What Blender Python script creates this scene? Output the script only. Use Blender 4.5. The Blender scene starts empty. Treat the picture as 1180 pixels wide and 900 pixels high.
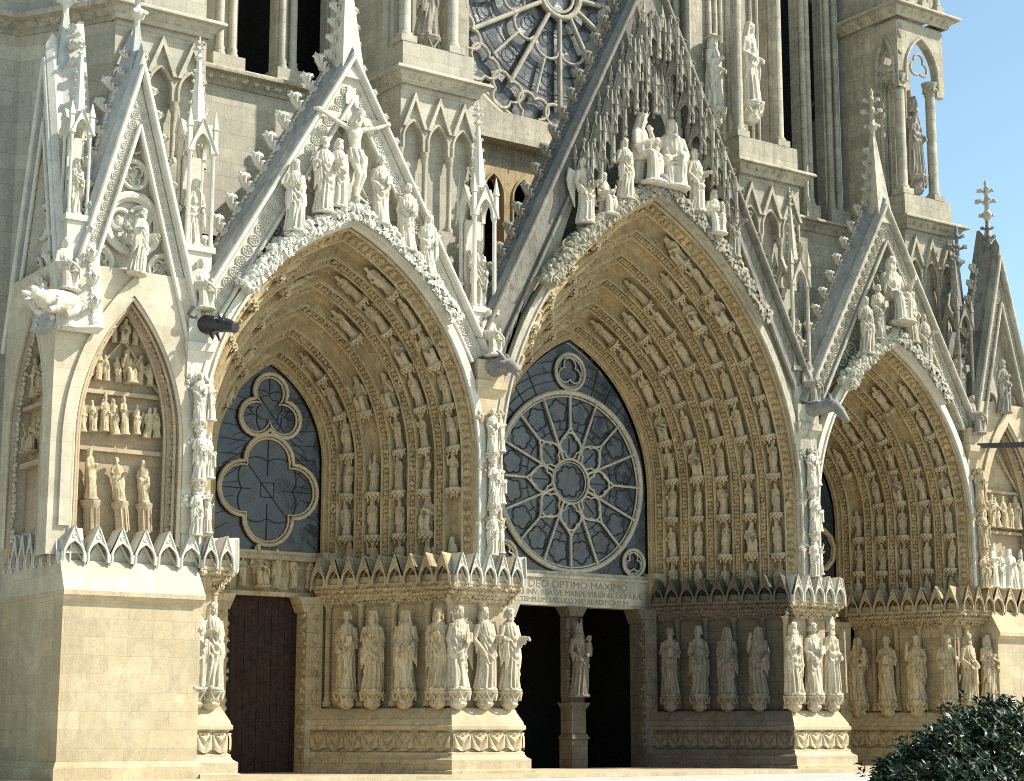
import bpy, bmesh, math, random
import numpy as np
from mathutils import Matrix, Vector
R = math.radians
PI = math.pi
random.seed(7)
rng = np.random.default_rng(7)
scn = bpy.context.scene
COL = scn.collection

# ------------------------------------------------------------------ object helpers
def tag(o, label=None, cat=None, group=None, kind=None):
    if label: o['label'] = label
    if cat: o['category'] = cat
    if group: o['group'] = group
    if kind: o['kind'] = kind
    return o

def link(name, data, parent=None, loc=None, rot=None, scale=None, mat=None):
    o = bpy.data.objects.new(name, data)
    COL.objects.link(o)
    if parent is not None:
        o.parent = parent
        if parent.get('shift') is not None:
            o.matrix_parent_inverse = Matrix.Translation(-Vector(parent['shift']))
    if mat is not None: o.matrix_basis = mat
    if loc is not None: o.location = loc
    if rot is not None: o.rotation_euler = rot
    if scale is not None: o.scale = scale if hasattr(scale, '__len__') else (scale,)*3
    return o

class MB:
    """collects vertices and faces of one mesh"""
    def __init__(s): s.v = []; s.f = []; s.n = 0
    def add(s, V, F, M=None):
        V = np.asarray(V, float)
        if M is not None:
            A = np.array(M)
            V = V @ A[:3, :3].T + A[:3, 3]
        s.v.append(V); n = s.n
        s.f.extend([tuple(i + n for i in f) for f in F])
        s.n += len(V)
        return s
    def mesh(s, name, mat=None, smooth=None):
        me = bpy.data.meshes.new(name)
        V = np.concatenate(s.v) if s.v else np.zeros((0, 3))
        me.from_pydata(V.tolist(), [], s.f)
        if mat: me.materials.append(mat)
        if smooth is not None:
            me.polygons.foreach_set('use_smooth', [True] * len(me.polygons))
            if smooth < 180: me.set_sharp_from_angle(angle=R(smooth))
        me.update()
        return me
    def build(s, name, mat, parent=None, smooth=None, fix=False):
        me = s.mesh(name, mat, smooth)
        if fix:
            bm = bmesh.new(); bm.from_mesh(me)
            bmesh.ops.recalc_face_normals(bm, faces=bm.faces); bm.to_mesh(me); bm.free()
        return link(name, me, parent)

def box(x0, x1, y0, y1, z0, z1):
    V = [(x, y, z) for x in (x0, x1) for y in (y0, y1) for z in (z0, z1)]
    F = [(0,1,3,2),(4,6,7,5),(0,4,5,1),(2,3,7,6),(0,2,6,4),(1,5,7,3)]
    return V, F

def frustum(cx, cy, z0, z1, a0, b0, a1, b1):
    V = [(cx+sx*a0, cy+sy*b0, z0) for sx, sy in ((-1,-1),(1,-1),(1,1),(-1,1))] + [(cx+sx*a1, cy+sy*b1, z1) for sx, sy in ((-1,-1),(1,-1),(1,1),(-1,1))]
    F = [(3,2,1,0),(4,5,6,7)] + [(i,(i+1)%4,4+(i+1)%4,4+i) for i in range(4)]
    return V, F

def prism(poly, y0, y1, cap=True):
    """poly in (x,z), counter-clockwise seen from -y, extruded along y"""
    n = len(poly)
    V = [(x, y0, z) for x, z in poly] + [(x, y1, z) for x, z in poly]
    F = [(i, i+n, (i+1)%n+n, (i+1)%n) for i in range(n)]
    if cap: F += [tuple(range(n)), tuple(range(2*n-1, n-1, -1))]
    return V, F

def strip_plate(outer, inner, y0, y1, closed=False):
    """plate between two polylines in (x,z) with depth"""
    n = len(outer)
    V = [(x,y0,z) for x,z in outer]+[(x,y0,z) for x,z in inner]+[(x,y1,z) for x,z in outer]+[(x,y1,z) for x,z in inner]
    F = []
    for i in range(n if closed else n-1):
        j = (i+1) % n
        F += [(i,j,n+j,n+i),(2*n+i,3*n+i,3*n+j,2*n+j),(i,2*n+i,2*n+j,j),(n+i,n+j,3*n+j,3*n+i)]
    if not closed:
        F += [(0,n,3*n,2*n),(n-1,3*n-1,4*n-1,2*n-1)]
    return V, F

def frames(P, closed=False):
    P = np.asarray(P, float); n = len(P)
    T = np.zeros_like(P)
    for i in range(n):
        a = P[(i-1) % n] if (closed or i) else P[i]
        b = P[(i+1) % n] if (closed or i < n-1) else P[i]
        t = b - a; T[i] = t/(np.linalg.norm(t)+1e-9)
    up = np.array([0,1,0.]) if abs(T[0][1]) < .9 else np.array([1.,0,0])
    N = np.zeros_like(P); B = np.zeros_like(P)
    nv = np.cross(T[0], up); nv /= np.linalg.norm(nv)
    for i in range(n):
        nv = nv - T[i]*(nv@T[i]); nv /= np.linalg.norm(nv)+1e-9
        N[i] = nv; B[i] = np.cross(T[i], nv)
    return P, T, N, B

def tube(path, r, k=8, closed=False, cap=True):
    P, T, N, B = frames(path, closed); n = len(P)
    r = np.broadcast_to(np.asarray(r, float), (n,))
    a = np.arange(k)*2*PI/k
    V = (P[:,None]+r[:,None,None]*(np.cos(a)[None,:,None]*N[:,None]+np.sin(a)[None,:,None]*B[:,None])).reshape(-1,3)
    F = []
    for i in range(n if closed else n-1):
        j = (i+1) % n
        for q in range(k):
            p = (q+1) % k
            F.append((i*k+q, i*k+p, j*k+p, j*k+q))
    if cap and not closed: F += [tuple(range(k-1,-1,-1)), tuple((n-1)*k+q for q in range(k))]
    return V, F

def lathe(prof, c=(0,0,0), k=12, sx=1, sy=1, ph=0):
    V = []; F = []
    for r, z in prof:
        for q in range(k):
            a = 2*PI*q/k+ph
            V.append((c[0]+r*sx*math.cos(a), c[1]+r*sy*math.sin(a), c[2]+z))
    n = len(prof)
    for i in range(n-1):
        for q in range(k):
            p = (q+1) % k
            F.append((i*k+q, i*k+p, (i+1)*k+p, (i+1)*k+q))
    F += [tuple(range(k-1,-1,-1)), tuple((n-1)*k+q for q in range(k))]
    return V, F

def _ico(sub):
    bm = bmesh.new(); bmesh.ops.create_icosphere(bm, subdivisions=sub, radius=1)
    V = np.array([v.co[:] for v in bm.verts]); F = [tuple(v.index for v in f.verts) for f in bm.faces]; bm.free()
    return V, F
ICO1 = _ico(1); ICO2 = _ico(2); ICO3 = _ico(3)
def ell(c, r, rot=None, ico=None):
    V, F = ico or ICO2
    V = V*np.asarray(r, float)
    if rot is not None: V = V @ np.array(rot.to_3x3()).T
    return V+np.asarray(c, float), F
def euler(x=0, y=0, z=0):
    return Matrix.Rotation(z,4,'Z') @ Matrix.Rotation(y,4,'Y') @ Matrix.Rotation(x,4,'X')

def basis(loc, X, Y, Z, s=1):
    M = Matrix.Identity(4)
    for i in range(3):
        M[i][0] = X[i]*s; M[i][1] = Y[i]*s; M[i][2] = Z[i]*s; M[i][3] = loc[i]
    return M

# ------------------------------------------------------------------ materials
def nodes_of(name):
    m = bpy.data.materials.new(name); m.use_nodes = True
    nt = m.node_tree
    return m, nt, nt.nodes['Principled BSDF']

def mixc(nt, fac, a, b, mode='MIX'):
    n = nt.nodes.new('ShaderNodeMix'); n.data_type = 'RGBA'; n.blend_type = mode
    for s, val in ((n.inputs[0], fac), (n.inputs[6], a), (n.inputs[7], b)):
        if hasattr(val, 'links'): nt.links.new(val, s)
        elif hasattr(val, '__len__'): s.default_value = (*val, 1) if len(val) == 3 else val
        else: s.default_value = val
    return n.outputs[2]
def ramp(nt, src, p0, p1, c0=(0,0,0), c1=(1,1,1)):
    n = nt.nodes.new('ShaderNodeValToRGB')
    n.color_ramp.elements[0].position = p0; n.color_ramp.elements[1].position = p1
    n.color_ramp.elements[0].color = (*c0,1); n.color_ramp.elements[1].color = (*c1,1)
    nt.links.new(src, n.inputs[0]); return n.outputs[0]
def noise(nt, vec, scale, detail=5, rough=.6, dist=0):
    n = nt.nodes.new('ShaderNodeTexNoise'); n.inputs['Scale'].default_value = scale
    n.inputs['Detail'].default_value = detail; n.inputs['Roughness'].default_value = rough; n.inputs['Distortion'].default_value = dist
    nt.links.new(vec, n.inputs['Vector']); return n.outputs['Fac']
def mapping(nt, vec, scale=(1,1,1), loc=(0,0,0)):
    n = nt.nodes.new('ShaderNodeMapping'); n.inputs['Scale'].default_value = scale; n.inputs['Location'].default_value = loc
    nt.links.new(vec, n.inputs['Vector']); return n.outputs[0]

def stone(name, base, stain, soot=(.12,.11,.095), soot_amt=.35, joints=None, bump=.35, patch=.5, rough=.88, scale=1.0, objspace=False, grime=.4, gst=(1,1,.55), gsc=5.5, gth=(.50,.70)):
    m, nt, b = nodes_of(name)
    if objspace:
        tc = nt.nodes.new('ShaderNodeTexCoord'); oi = nt.nodes.new('ShaderNodeObjectInfo')
        ad = nt.nodes.new('ShaderNodeVectorMath'); ad.operation = 'ADD'
        mu = nt.nodes.new('ShaderNodeVectorMath'); mu.operation = 'SCALE'; mu.inputs['Scale'].default_value = .37
        nt.links.new(oi.outputs['Location'], mu.inputs[0])
        nt.links.new(tc.outputs['Object'], ad.inputs[0]); nt.links.new(mu.outputs[0], ad.inputs[1])
        pos = ad.outputs[0]
    else:
        g = nt.nodes.new('ShaderNodeNewGeometry'); pos = g.outputs['Position']
    big = noise(nt, pos, .45*scale, 6, .65)
    c = mixc(nt, ramp(nt, big, .38, .68), base, stain)
    med = noise(nt, pos, 2.1*scale, 6, .7, .6)
    c = mixc(nt, ramp(nt, med, .45, .8), c, tuple(x*.72 for x in base), 'MIX')
    if patch:
        p2 = noise(nt, mapping(nt, pos, (1,1,1), (31,7,3)), 1.1*scale, 4, .6)
        c = mixc(nt, ramp(nt, p2, .56, .74, (0,0,0), (patch,)*3), c, tuple(min(.85, x*1.3) for x in base))
    st = noise(nt, mapping(nt, pos, (2.6,2.6,.22), (5,2,9)), 1.0*scale, 6, .7)
    c = mixc(nt, ramp(nt, st, .5, .78, (0,0,0), (soot_amt,)*3), c, soot)
    gr = noise(nt, mapping(nt, pos, gst, (3,11,17)), gsc*scale, 7, .72, .8)
    c = mixc(nt, ramp(nt, gr, gth[0], gth[1], (0,0,0), (grime,)*3), c, tuple(x*.75 for x in soot))
    fine = noise(nt, pos, 22*scale, 4, .7)
    c = mixc(nt, .45, c, ramp(nt, fine, .25, .75, (.55,.55,.55), (1,1,1)), 'MULTIPLY')
    h = fine
    if joints:
        bw, bh, jd = joints
        sp = nt.nodes.new('ShaderNodeSeparateXYZ'); nt.links.new(pos, sp.inputs[0])
        a1 = nt.nodes.new('ShaderNodeMath'); a1.operation = 'ADD'
        nt.links.new(sp.outputs['X'], a1.inputs[0]); nt.links.new(sp.outputs['Y'], a1.inputs[1])
        cb = nt.nodes.new('ShaderNodeCombineXYZ'); nt.links.new(a1.outputs[0], cb.inputs['X'])
        wb = nt.nodes.new('ShaderNodeMath'); wb.operation = 'MULTIPLY_ADD'; nt.links.new(noise(nt, pos, 1.3, 3, .6), wb.inputs[0]); wb.inputs[1].default_value = .09; nt.links.new(sp.outputs['Z'], wb.inputs[2])
        nt.links.new(wb.outputs[0], cb.inputs['Y'])
        br = nt.nodes.new('ShaderNodeTexBrick'); nt.links.new(cb.outputs[0], br.inputs['Vector'])
        br.inputs['Scale'].default_value = 1; br.inputs['Brick Width'].default_value = bw; br.inputs['Row Height'].default_value = bh
        br.inputs['Mortar Size'].default_value = .012; br.inputs['Mortar Smooth'].default_value = .3; br.inputs['Bias'].default_value = 0
        br.inputs['Color1'].default_value = (.84,.825,.80,1); br.inputs['Color2'].default_value = (1.05,1.035,1.0,1); br.inputs['Mortar'].default_value = (jd,jd,jd,1)
        br.offset = .43; br.squash = 1
        c = mixc(nt, .85, c, br.outputs['Color'], 'MULTIPLY')
        h2 = nt.nodes.new('ShaderNodeMath'); h2.operation = 'MULTIPLY_ADD'
        nt.links.new(br.outputs['Fac'], h2.inputs[0]); h2.inputs[1].default_value = -.6; nt.links.new(fine, h2.inputs[2])
        h = h2.outputs[0]
    bp = nt.nodes.new('ShaderNodeBump'); bp.inputs['Strength'].default_value = bump; bp.inputs['Distance'].default_value = .03
    nt.links.new(h, bp.inputs['Height']); nt.links.new(bp.outputs[0], b.inputs['Normal'])
    nt.links.new(c, b.inputs['Base Color']); b.inputs['Roughness'].default_value = rough
    b.inputs['Specular IOR Level'].default_value = .2
    return m

def plain(name, col, rough=.6, metal=0, var=.3, sc=6, spec=.5, bump=0):
    m, nt, b = nodes_of(name)
    g = nt.nodes.new('ShaderNodeTexCoord')
    n = noise(nt, g.outputs['Object'], sc, 5, .65)
    c = mixc(nt, ramp(nt, n, .3, .7), tuple(x*(1-var) for x in col), tuple(min(1, x*(1+var)) for x in col))
    nt.links.new(c, b.inputs['Base Color']); b.inputs['Roughness'].default_value = rough; b.inputs['Metallic'].default_value = metal
    b.inputs['Specular IOR Level'].default_value = spec
    if bump:
        bp = nt.nodes.new('ShaderNodeBump'); bp.inputs['Strength'].default_value = bump; bp.inputs['Distance'].default_value = .02
        nt.links.new(n, bp.inputs['Height']); nt.links.new(bp.outputs[0], b.inputs['Normal'])
    return m

WHITE = stone('restored_limestone', (.68,.65,.56), (.60,.57,.47), (.36,.34,.29), .35, None, .3, grime=.2)
WHITEJ = stone('restored_ashlar', (.65,.585,.455), (.55,.475,.35), (.34,.30,.22), .3, (1.25,.52,.86), .3, grime=.2)
OCHRE = stone('ochre_portal_stone', (.53,.415,.235), (.42,.31,.165), (.20,.155,.105), .6, None, .55, .7, grime=.8)
OCHREJ = stone('ochre_jamb_stone', (.52,.42,.26), (.41,.32,.185), (.22,.18,.13), .6, (.95,.46,.66), .5, .6, grime=.7)
CREAM = stone('cream_base_stone', (.60,.51,.355), (.49,.385,.235), (.35,.28,.19), .45, (1.3,.5,.87), .4, .5, grime=.35)
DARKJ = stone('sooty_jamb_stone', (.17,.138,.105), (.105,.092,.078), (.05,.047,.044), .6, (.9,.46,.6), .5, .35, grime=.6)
GREY = stone('weathered_grey_stone', (.50,.46,.36), (.37,.345,.28), (.13,.125,.11), .6, (1.05,.5,.66), .45, .7, grime=.45)
GREYL = stone('pale_ashlar', (.54,.505,.41), (.46,.435,.36), (.22,.21,.18), .4, (1.15,.5,.72), .4, .4, grime=.2)
GREYP = stone('weathered_grey_carving', (.55,.51,.40), (.40,.37,.29), (.13,.125,.11), .6, None, .45, .5, grime=.55)
GREYD = stone('sooty_grey_carving', (.29,.27,.22), (.18,.17,.145), (.06,.058,.055), .7, None, .45, .6, grime=.7)
GREYDL = stone('sooty_canopy_stone', (.38,.35,.28), (.24,.225,.185), (.08,.075,.07), .6, None, .45, .6, grime=.6)
COPING = stone('lichened_shaded_coping', (.235,.245,.235), (.16,.17,.165), (.08,.085,.08), .6, (1.3,5,.7), .4, .6)  # lichen grey, with shade of left slopes and recess painted in
COPINGM = stone('streaked_coping', (.40,.40,.37), (.27,.275,.26), (.10,.105,.10), .75, (1.3,5,.7), .4, .6, grime=.5)
GREYC = stone('weathered_leaf_carving', (.44,.40,.30), (.33,.30,.23), (.12,.11,.095), .6, None, .45, .5, grime=.6)
COPINGW = stone('pale_coping', (.50,.50,.46), (.42,.43,.41), (.25,.26,.25), .45, None, .3, .4)
ST_OCHRE = stone('statue_ochre', (.60,.49,.31), (.50,.39,.225), (.25,.205,.15), .55, None, .4, .5, objspace=True, scale=1.5, grime=0.8, gst=(1,1,.16), gsc=7.5, gth=(.47,.64))  # statue stones: stretched grime streaks, also standing in for shade between folds
ST_WHITE = stone('statue_white', (.70,.65,.53), (.62,.56,.44), (.34,.30,.24), .45, None, .3, .4, objspace=True, scale=1.5, grime=0.5, gst=(1,1,.16), gsc=7.5, gth=(.47,.64))
ST_GREY = stone('statue_grey', (.42,.385,.31), (.33,.29,.225), (.12,.11,.10), .6, None, .4, .5, objspace=True, scale=1.3, grime=0.7, gst=(1,1,.16), gsc=7.5, gth=(.47,.64))
ST_GREYW = stone('statue_pale_grey', (.58,.53,.42), (.47,.42,.32), (.2,.18,.15), .5, None, .4, .5, objspace=True, scale=1.3, grime=.6, gst=(1,1,.16), gsc=7.5, gth=(.47,.64))
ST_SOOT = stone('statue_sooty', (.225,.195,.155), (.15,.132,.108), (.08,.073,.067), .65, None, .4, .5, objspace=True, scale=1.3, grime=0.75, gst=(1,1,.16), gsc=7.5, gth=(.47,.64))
ST_CREAM = stone('statue_cream', (.64,.57,.43), (.54,.46,.33), (.30,.25,.19), .5, None, .35, .4, objspace=True, scale=1.5, grime=0.68, gst=(1,1,.16), gsc=7.5, gth=(.47,.64))
ST_FIG = stone('voussoir_carving', (.56,.455,.29), (.42,.335,.205), (.20,.165,.125), .6, None, .4, .7, objspace=True, scale=2, grime=.75)
NICHE = stone('niche_stone', (.52,.42,.28), (.44,.34,.23), (.30,.24,.18), .4, (1.2,.6,.8), .35, .5)
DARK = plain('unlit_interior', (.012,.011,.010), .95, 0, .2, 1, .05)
LEAD = plain('lead_cames', (.035,.037,.04), .6, .3, .2, 9)
IRON = plain('dark_iron', (.06,.055,.05), .5, .5, .3, 9)
GLASSM = None
def glass_mat(name, c0, c1):
    m, nt, b = nodes_of(name)
    g = nt.nodes.new('ShaderNodeNewGeometry')
    v = nt.nodes.new('ShaderNodeTexVoronoi'); v.inputs['Scale'].default_value = 3.2; nt.links.new(g.outputs['Position'], v.inputs['Vector'])
    n = noise(nt, g.outputs['Position'], 1.3, 5, .7)
    sp = nt.nodes.new('ShaderNodeSeparateColor'); nt.links.new(v.outputs['Color'], sp.inputs[0])
    c = mixc(nt, ramp(nt, n, .35, .65), c0, c1)
    c = mixc(nt, .5, c, ramp(nt, sp.outputs[0], 0, 1, (.5,.5,.55), (1,1,1)), 'MULTIPLY')
    # grime fine dots
    f = noise(nt, g.outputs['Position'], 26, 3, .7)
    c = mixc(nt, ramp(nt, f, .55, .75, (0,0,0), (.5,.5,.5)), c, (.16,.18,.21))
    nt.links.new(c, b.inputs['Base Color']); b.inputs['Roughness'].default_value = .3; b.inputs['Specular IOR Level'].default_value = .6
    bp = nt.nodes.new('ShaderNodeBump'); bp.inputs['Strength'].default_value = .5; bp.inputs['Distance'].default_value = .03
    nt.links.new(noise(nt, g.outputs['Position'], 5, 4, .7), bp.inputs['Height'])
    v2 = nt.nodes.new('ShaderNodeTexVoronoi'); v2.inputs['Scale'].default_value = 2.4; nt.links.new(g.outputs['Position'], v2.inputs['Vector'])
    s1 = nt.nodes.new('ShaderNodeVectorMath'); s1.operation = 'SUBTRACT'; s1.inputs[1].default_value = (.5,.5,.5); nt.links.new(v2.outputs['Color'], s1.inputs[0])
    s2 = nt.nodes.new('ShaderNodeVectorMath'); s2.operation = 'SCALE'; s2.inputs['Scale'].default_value = .16; nt.links.new(s1.outputs[0], s2.inputs[0])
    s3 = nt.nodes.new('ShaderNodeVectorMath'); s3.operation = 'ADD'; nt.links.new(g.outputs['Normal'], s3.inputs[0]); nt.links.new(s2.outputs[0], s3.inputs[1])
    s4 = nt.nodes.new('ShaderNodeVectorMath'); s4.operation = 'NORMALIZE'; nt.links.new(s3.outputs[0], s4.inputs[0])
    nt.links.new(s4.outputs[0], bp.inputs['Normal']); nt.links.new(bp.outputs[0], b.inputs['Normal'])
    return m
GLASS = glass_mat('stained_glass_outside', (.020,.026,.036), (.044,.054,.066))
GLASSD = glass_mat('stained_glass_dark', (.014,.018,.024), (.028,.034,.042))
GLASSG = glass_mat('rose_glass_grey', (.055,.06,.065), (.10,.105,.105))
DOORM = plain('old_oak_door', (.032,.017,.011), .75, 0, .45, 5, .2, .4)
GARG_D = plain('dark_patinated_lead', (.035,.037,.042), .42, .5, .4, 5, .5, .2)
GARG_G = plain('grey_weathered_lead', (.19,.183,.168), .75, .0, .35, 6, .4, .3)
LETTER = plain('engraved_letters', (.16,.15,.125), .9)

def leaf_mat():
    m, nt, b = nodes_of('laurel_leaf')
    oi = nt.nodes.new('ShaderNodeNewGeometry')
    n = noise(nt, oi.outputs['Position'], 3.5, 4, .7)
    c = mixc(nt, ramp(nt, n, .35, .7), (.010,.026,.010), (.030,.058,.018))
    c = mixc(nt, ramp(nt, oi.outputs['Random Per Island'], .6, 1), c, (.035,.065,.022))
    nt.links.new(c, b.inputs['Base Color']); b.inputs['Roughness'].default_value = .42
    return m
LEAFM = leaf_mat()
BARK = plain('shrub_bark', (.07,.055,.04), .9)
def ground_mat():
    m, nt, b = nodes_of('pale_paving')
    g = nt.nodes.new('ShaderNodeNewGeometry')
    br = nt.nodes.new('ShaderNodeTexBrick'); nt.links.new(g.outputs['Position'], br.inputs['Vector'])
    br.inputs['Scale'].default_value = 1; br.inputs['Brick Width'].default_value = .9; br.inputs['Row Height'].default_value = .6
    br.inputs['Mortar Size'].default_value = .012
    br.inputs['Color1'].default_value = (.46,.44,.39,1); br.inputs['Color2'].default_value = (.55,.53,.47,1); br.inputs['Mortar'].default_value = (.25,.24,.21,1)
    n = noise(nt, g.outputs['Position'], .8, 6, .7)
    c = mixc(nt, .6, br.outputs['Color'], ramp(nt, n, .3, .7, (.7,.7,.7), (1,1,1)), 'MULTIPLY')
    nt.links.new(c, b.inputs['Base Color']); b.inputs['Roughness'].default_value = .85
    return m
PAVE = ground_mat()

# ------------------------------------------------------------------ camera, light, world
cam = bpy.data.cameras.new('camera'); co = link('camera', cam)
cam.sensor_width = 36; cam.sensor_fit = 'HORIZONTAL'; cam.lens = 2112/1180*36; cam.clip_end = 5000; cam.clip_start = .5
co.location = (0, -48, 1.45)
yaw, pit = R(35.5), R(10.5)
fw = Vector((math.sin(yaw)*math.cos(pit), math.cos(yaw)*math.cos(pit), math.sin(pit)))
co.rotation_euler = fw.to_track_quat('-Z', 'Y').to_euler()
scn.camera = co
SAZ, SEL = 56, 41          # sun: degrees to the right of the facade's normal, elevation
sv = Vector((math.sin(R(SAZ))*math.cos(R(SEL)), -math.cos(R(SAZ))*math.cos(R(SEL)), math.sin(R(SEL))))
sl = bpy.data.lights.new('sun', 'SUN'); sl.energy = 5.0; sl.angle = R(.5); sl.color = (1,.95,.85)
so = link('sun', sl); so.rotation_euler = (-sv).to_track_quat('-Z', 'Y').to_euler(); so.location = (80,-60,80)
w = bpy.data.worlds.new('World'); scn.world = w; w.use_nodes = True
nt = w.node_tree; bg = nt.nodes['Background']
sky = nt.nodes.new('ShaderNodeTexSky'); sky.sky_type = 'NISHITA'; sky.sun_disc = False
sky.sun_elevation = R(SEL); sky.sun_rotation = math.atan2(sv.x, sv.y); sky.air_density = 1.0; sky.dust_density = 1.2; sky.ozone_density = .4
nt.links.new(mixc(nt, 1.0, sky.outputs[0], (.96,1.10,1.02), 'MULTIPLY'), bg.inputs[0]); bg.inputs[1].default_value = .125
scn.view_settings.view_transform = 'Standard'; scn.view_settings.look = 'None'; scn.view_settings.exposure = .72; scn.view_settings.gamma = 1
scn.cycles.use_denoising = False; scn.cycles.filter_width = 1.05
scn.cycles.max_bounces = 6; scn.cycles.diffuse_bounces = 4; scn.cycles.glossy_bounces = 2

# ------------------------------------------------------------------ the cathedral
CATH = link('cathedral', None); CATH.location = (40.6, 2, 0); CATH['shift'] = (40.6, 2, 0)
tag(CATH, 'gothic cathedral front with three deep carved portals under steep gables', 'cathedral')
def part(name, mb, mat, parent=None, smooth=None, fix=False, label=None):
    o = mb.build(name, mat, parent or CATH, smooth, fix)
    if label: o['label'] = label
    return o

class Arch:
    """pointed arch: half width W at spring zs, apex za, foot zb"""
    def __init__(s, cx, W, zs, za, zb):
        s.cx, s.W, s.zs, s.za, s.zb = cx, W, zs, za, zb
        h = za-zs; s.R = (h*h+W*W)/(2*W); s.c = W-s.R; s.th = math.acos(max(-1, min(1, -s.c/s.R)))
        s.leg = zs-zb; s.arc = s.R*s.th; s.len = s.leg+s.arc
    def at(s, l, side):
        """point (x,z), tangent, radial at arc length l from the foot"""
        if l <= s.leg: return (s.cx+side*s.W, s.zb+l), (0, 1), (side, 0)
        a = min((l-s.leg)/s.R, s.th)
        x = s.c+s.R*math.cos(a); z = s.zs+s.R*math.sin(a)
        return (s.cx+side*x, z), (-side*math.sin(a), math.cos(a)), (side*math.cos(a), math.sin(a))
    def pts(s, nl=5, na=18, both=True):
        """from the right foot over the apex to the left foot"""
        L = [s.leg*i/nl for i in range(nl)]+[s.leg+s.arc*i/na for i in range(na+1)]
        r = [s.at(l, 1)[0] for l in L]
        return r+[s.at(l, -1)[0] for l in reversed(L[:-1])] if both else r

# leaf clumps for carved foliage
def mk_leaf(k, rough=.45):
    V, F = ICO1; V = V.copy()
    r = np.random.default_rng(k)
    V *= (1+rough*r.uniform(-1, 1, (len(V), 1)))
    return V*np.array([1, .6, .8]), F
LEAVES = [mk_leaf(i) for i in range(8)]
def curl_leaf(k):
    """crinkled carved leaf: lobed dish facing -y"""
    r = np.random.default_rng(100+k); V = []; F = []
    n, m = 10, 3
    V.append((0, -.35, 0))
    for j in range(1, m+1):
        for i in range(n):
            a = 2*PI*i/n; q = j/m*(1+(.28 if i % 2 else -.22)*(j/m))
            V.append((q*math.cos(a), -.35+.75*(j/m)**2*(1 if j < m else .9)-.25*math.sin(a*3+k)*(j/m), q*math.sin(a)))
    F += [(0, 1+i, 1+(i+1) % n) for i in range(n)]
    for j in range(m-1):
        for i in range(n):
            F.append((1+j*n+i, 1+(j+1)*n+i, 1+(j+1)*n+(i+1) % n, 1+j*n+(i+1) % n))
    return np.array(V), F
CURL = [curl_leaf(i) for i in range(4)]

def scatter_leaf(mb, p, N, T, size, kind=None):
    """leaf at p, facing N (outwards), T along"""
    N = Vector(N).normalized(); T = (Vector(T)-N*Vector(T).dot(N)).normalized(); B = N.cross(T)
    a = random.uniform(-.6, .6)
    T2 = T*math.cos(a)+B*math.sin(a); B2 = N.cross(T2)
    M = basis(p, T2*random.uniform(.8, 1.2), -N, B2*random.uniform(.7, 1.1), size)
    V, F = random.choice(LEAVES if random.random() < .32 else CURL)
    mb.add(V, F, M)

class Portal:
    pass
def make_portal(cx, W0, zs0, za0, W1, zs1, za1, y0, y1, rows, mat, gmat):
    P = Portal(); P.cx = cx; P.zb = 6.1
    D = y1-y0; dW = W0-W1; L = math.hypot(dW, D)
    nW, nY = D/L, dW/L           # outward (into the masonry)
    def arch(s, d=0):
        return Arch(cx, W0+(W1-W0)*s+d*nW, zs0+(zs1-zs0)*s, za0+(za1-za0)*s+d*nW, P.zb), y0+D*s+d*nY
    P.arch = arch; P.L = L; P.nW = nW; P.nY = nY; P.W0, P.W1, P.y0, P.y1 = W0, W1, y0, y1
    # profile of the splay
    prof = [(0, .0), (.012, -.05), (.02, 0.0)]
    fs = .09                       # outer leafy order takes 9 %
    prof += [(.03, .10), (fs-.015, .10), (fs-.008, 0), (fs, -.03)]
    rows_s = []
    span = (1-fs-.05)/rows
    for i in range(rows):
        a = fs+span*i
        def S(f): return a+span*f
        prof += [(S(.03), .10), (S(.05), .26), (S(.16), .38), (S(.32), .43), (S(.48), .38), (S(.57), .24), (S(.60), .10), (S(.605), .0), (S(.63), -.05), (S(.66), -.05), (S(.68), .0), (S(.685), .09),
                 (S(.72), .11), (S(.90), .11), (S(.915), .10), (S(.92), 0), (S(.94), -.05), (S(.965), -.05), (S(.985), .0), (S(.99), .10)]
        rows_s.append((S(.34), S(.815), span))
    a = 1-.05
    prof += [(a+.005, .05), (a+.015, .05), (a+.022, -.03), (a+.03, -.03), (a+.036, .04), (1.0, .04)]
    mb = MB(); cols = []
    for s_, d in prof:
        A, y = arch(s_, d)
        cols.append([(x, y, z) for x, z in A.pts(4, 20)])
    n = len(cols[0]); V = [p for c in cols for p in c]; F = []
    for j in range(len(cols)-1):
        for i in range(n-1):
            F.append((j*n+i, j*n+i+1, (j+1)*n+i+1, (j+1)*n+i))
    mb.add(V, F)
    P.obj = part('portal_arch', mb, mat, None, 32)
    # carved foliage in the ornament bands
    for r_i, s_ in enumerate([.06]+[r[1] for r in rows_s]):
        m2 = MB(); A, y = arch(s_, .04)
        outer = r_i == 0
        step = .26 if outer else .15
        for side in (1, -1):
            l = .1 if side == 1 else A.len*.45
            while l < A.len-.05:
                (x, z), t, rad = A.at(l, side)
                N = (-nW*rad[0], -nY, -nW*rad[1]); T = (t[0], 0, t[1])
                Bv = Vector(N).cross(Vector(T))
                for q in ((-1, 1) if not outer else (-1, 0, 1)):
                    o = Bv*(q*.05*(1 if not outer else 1.7)+random.uniform(-.02, .02))
                    scatter_leaf(m2, (x+o.x, y+o.y, z+o.z), N, T, random.uniform(.07, .095)*(1.5 if outer else 1))
                l += step*random.uniform(.85, 1.15)
        part('carved_foliage', m2, gmat if outer else mat, P.obj)
    P.rows = rows_s
    return P

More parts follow.
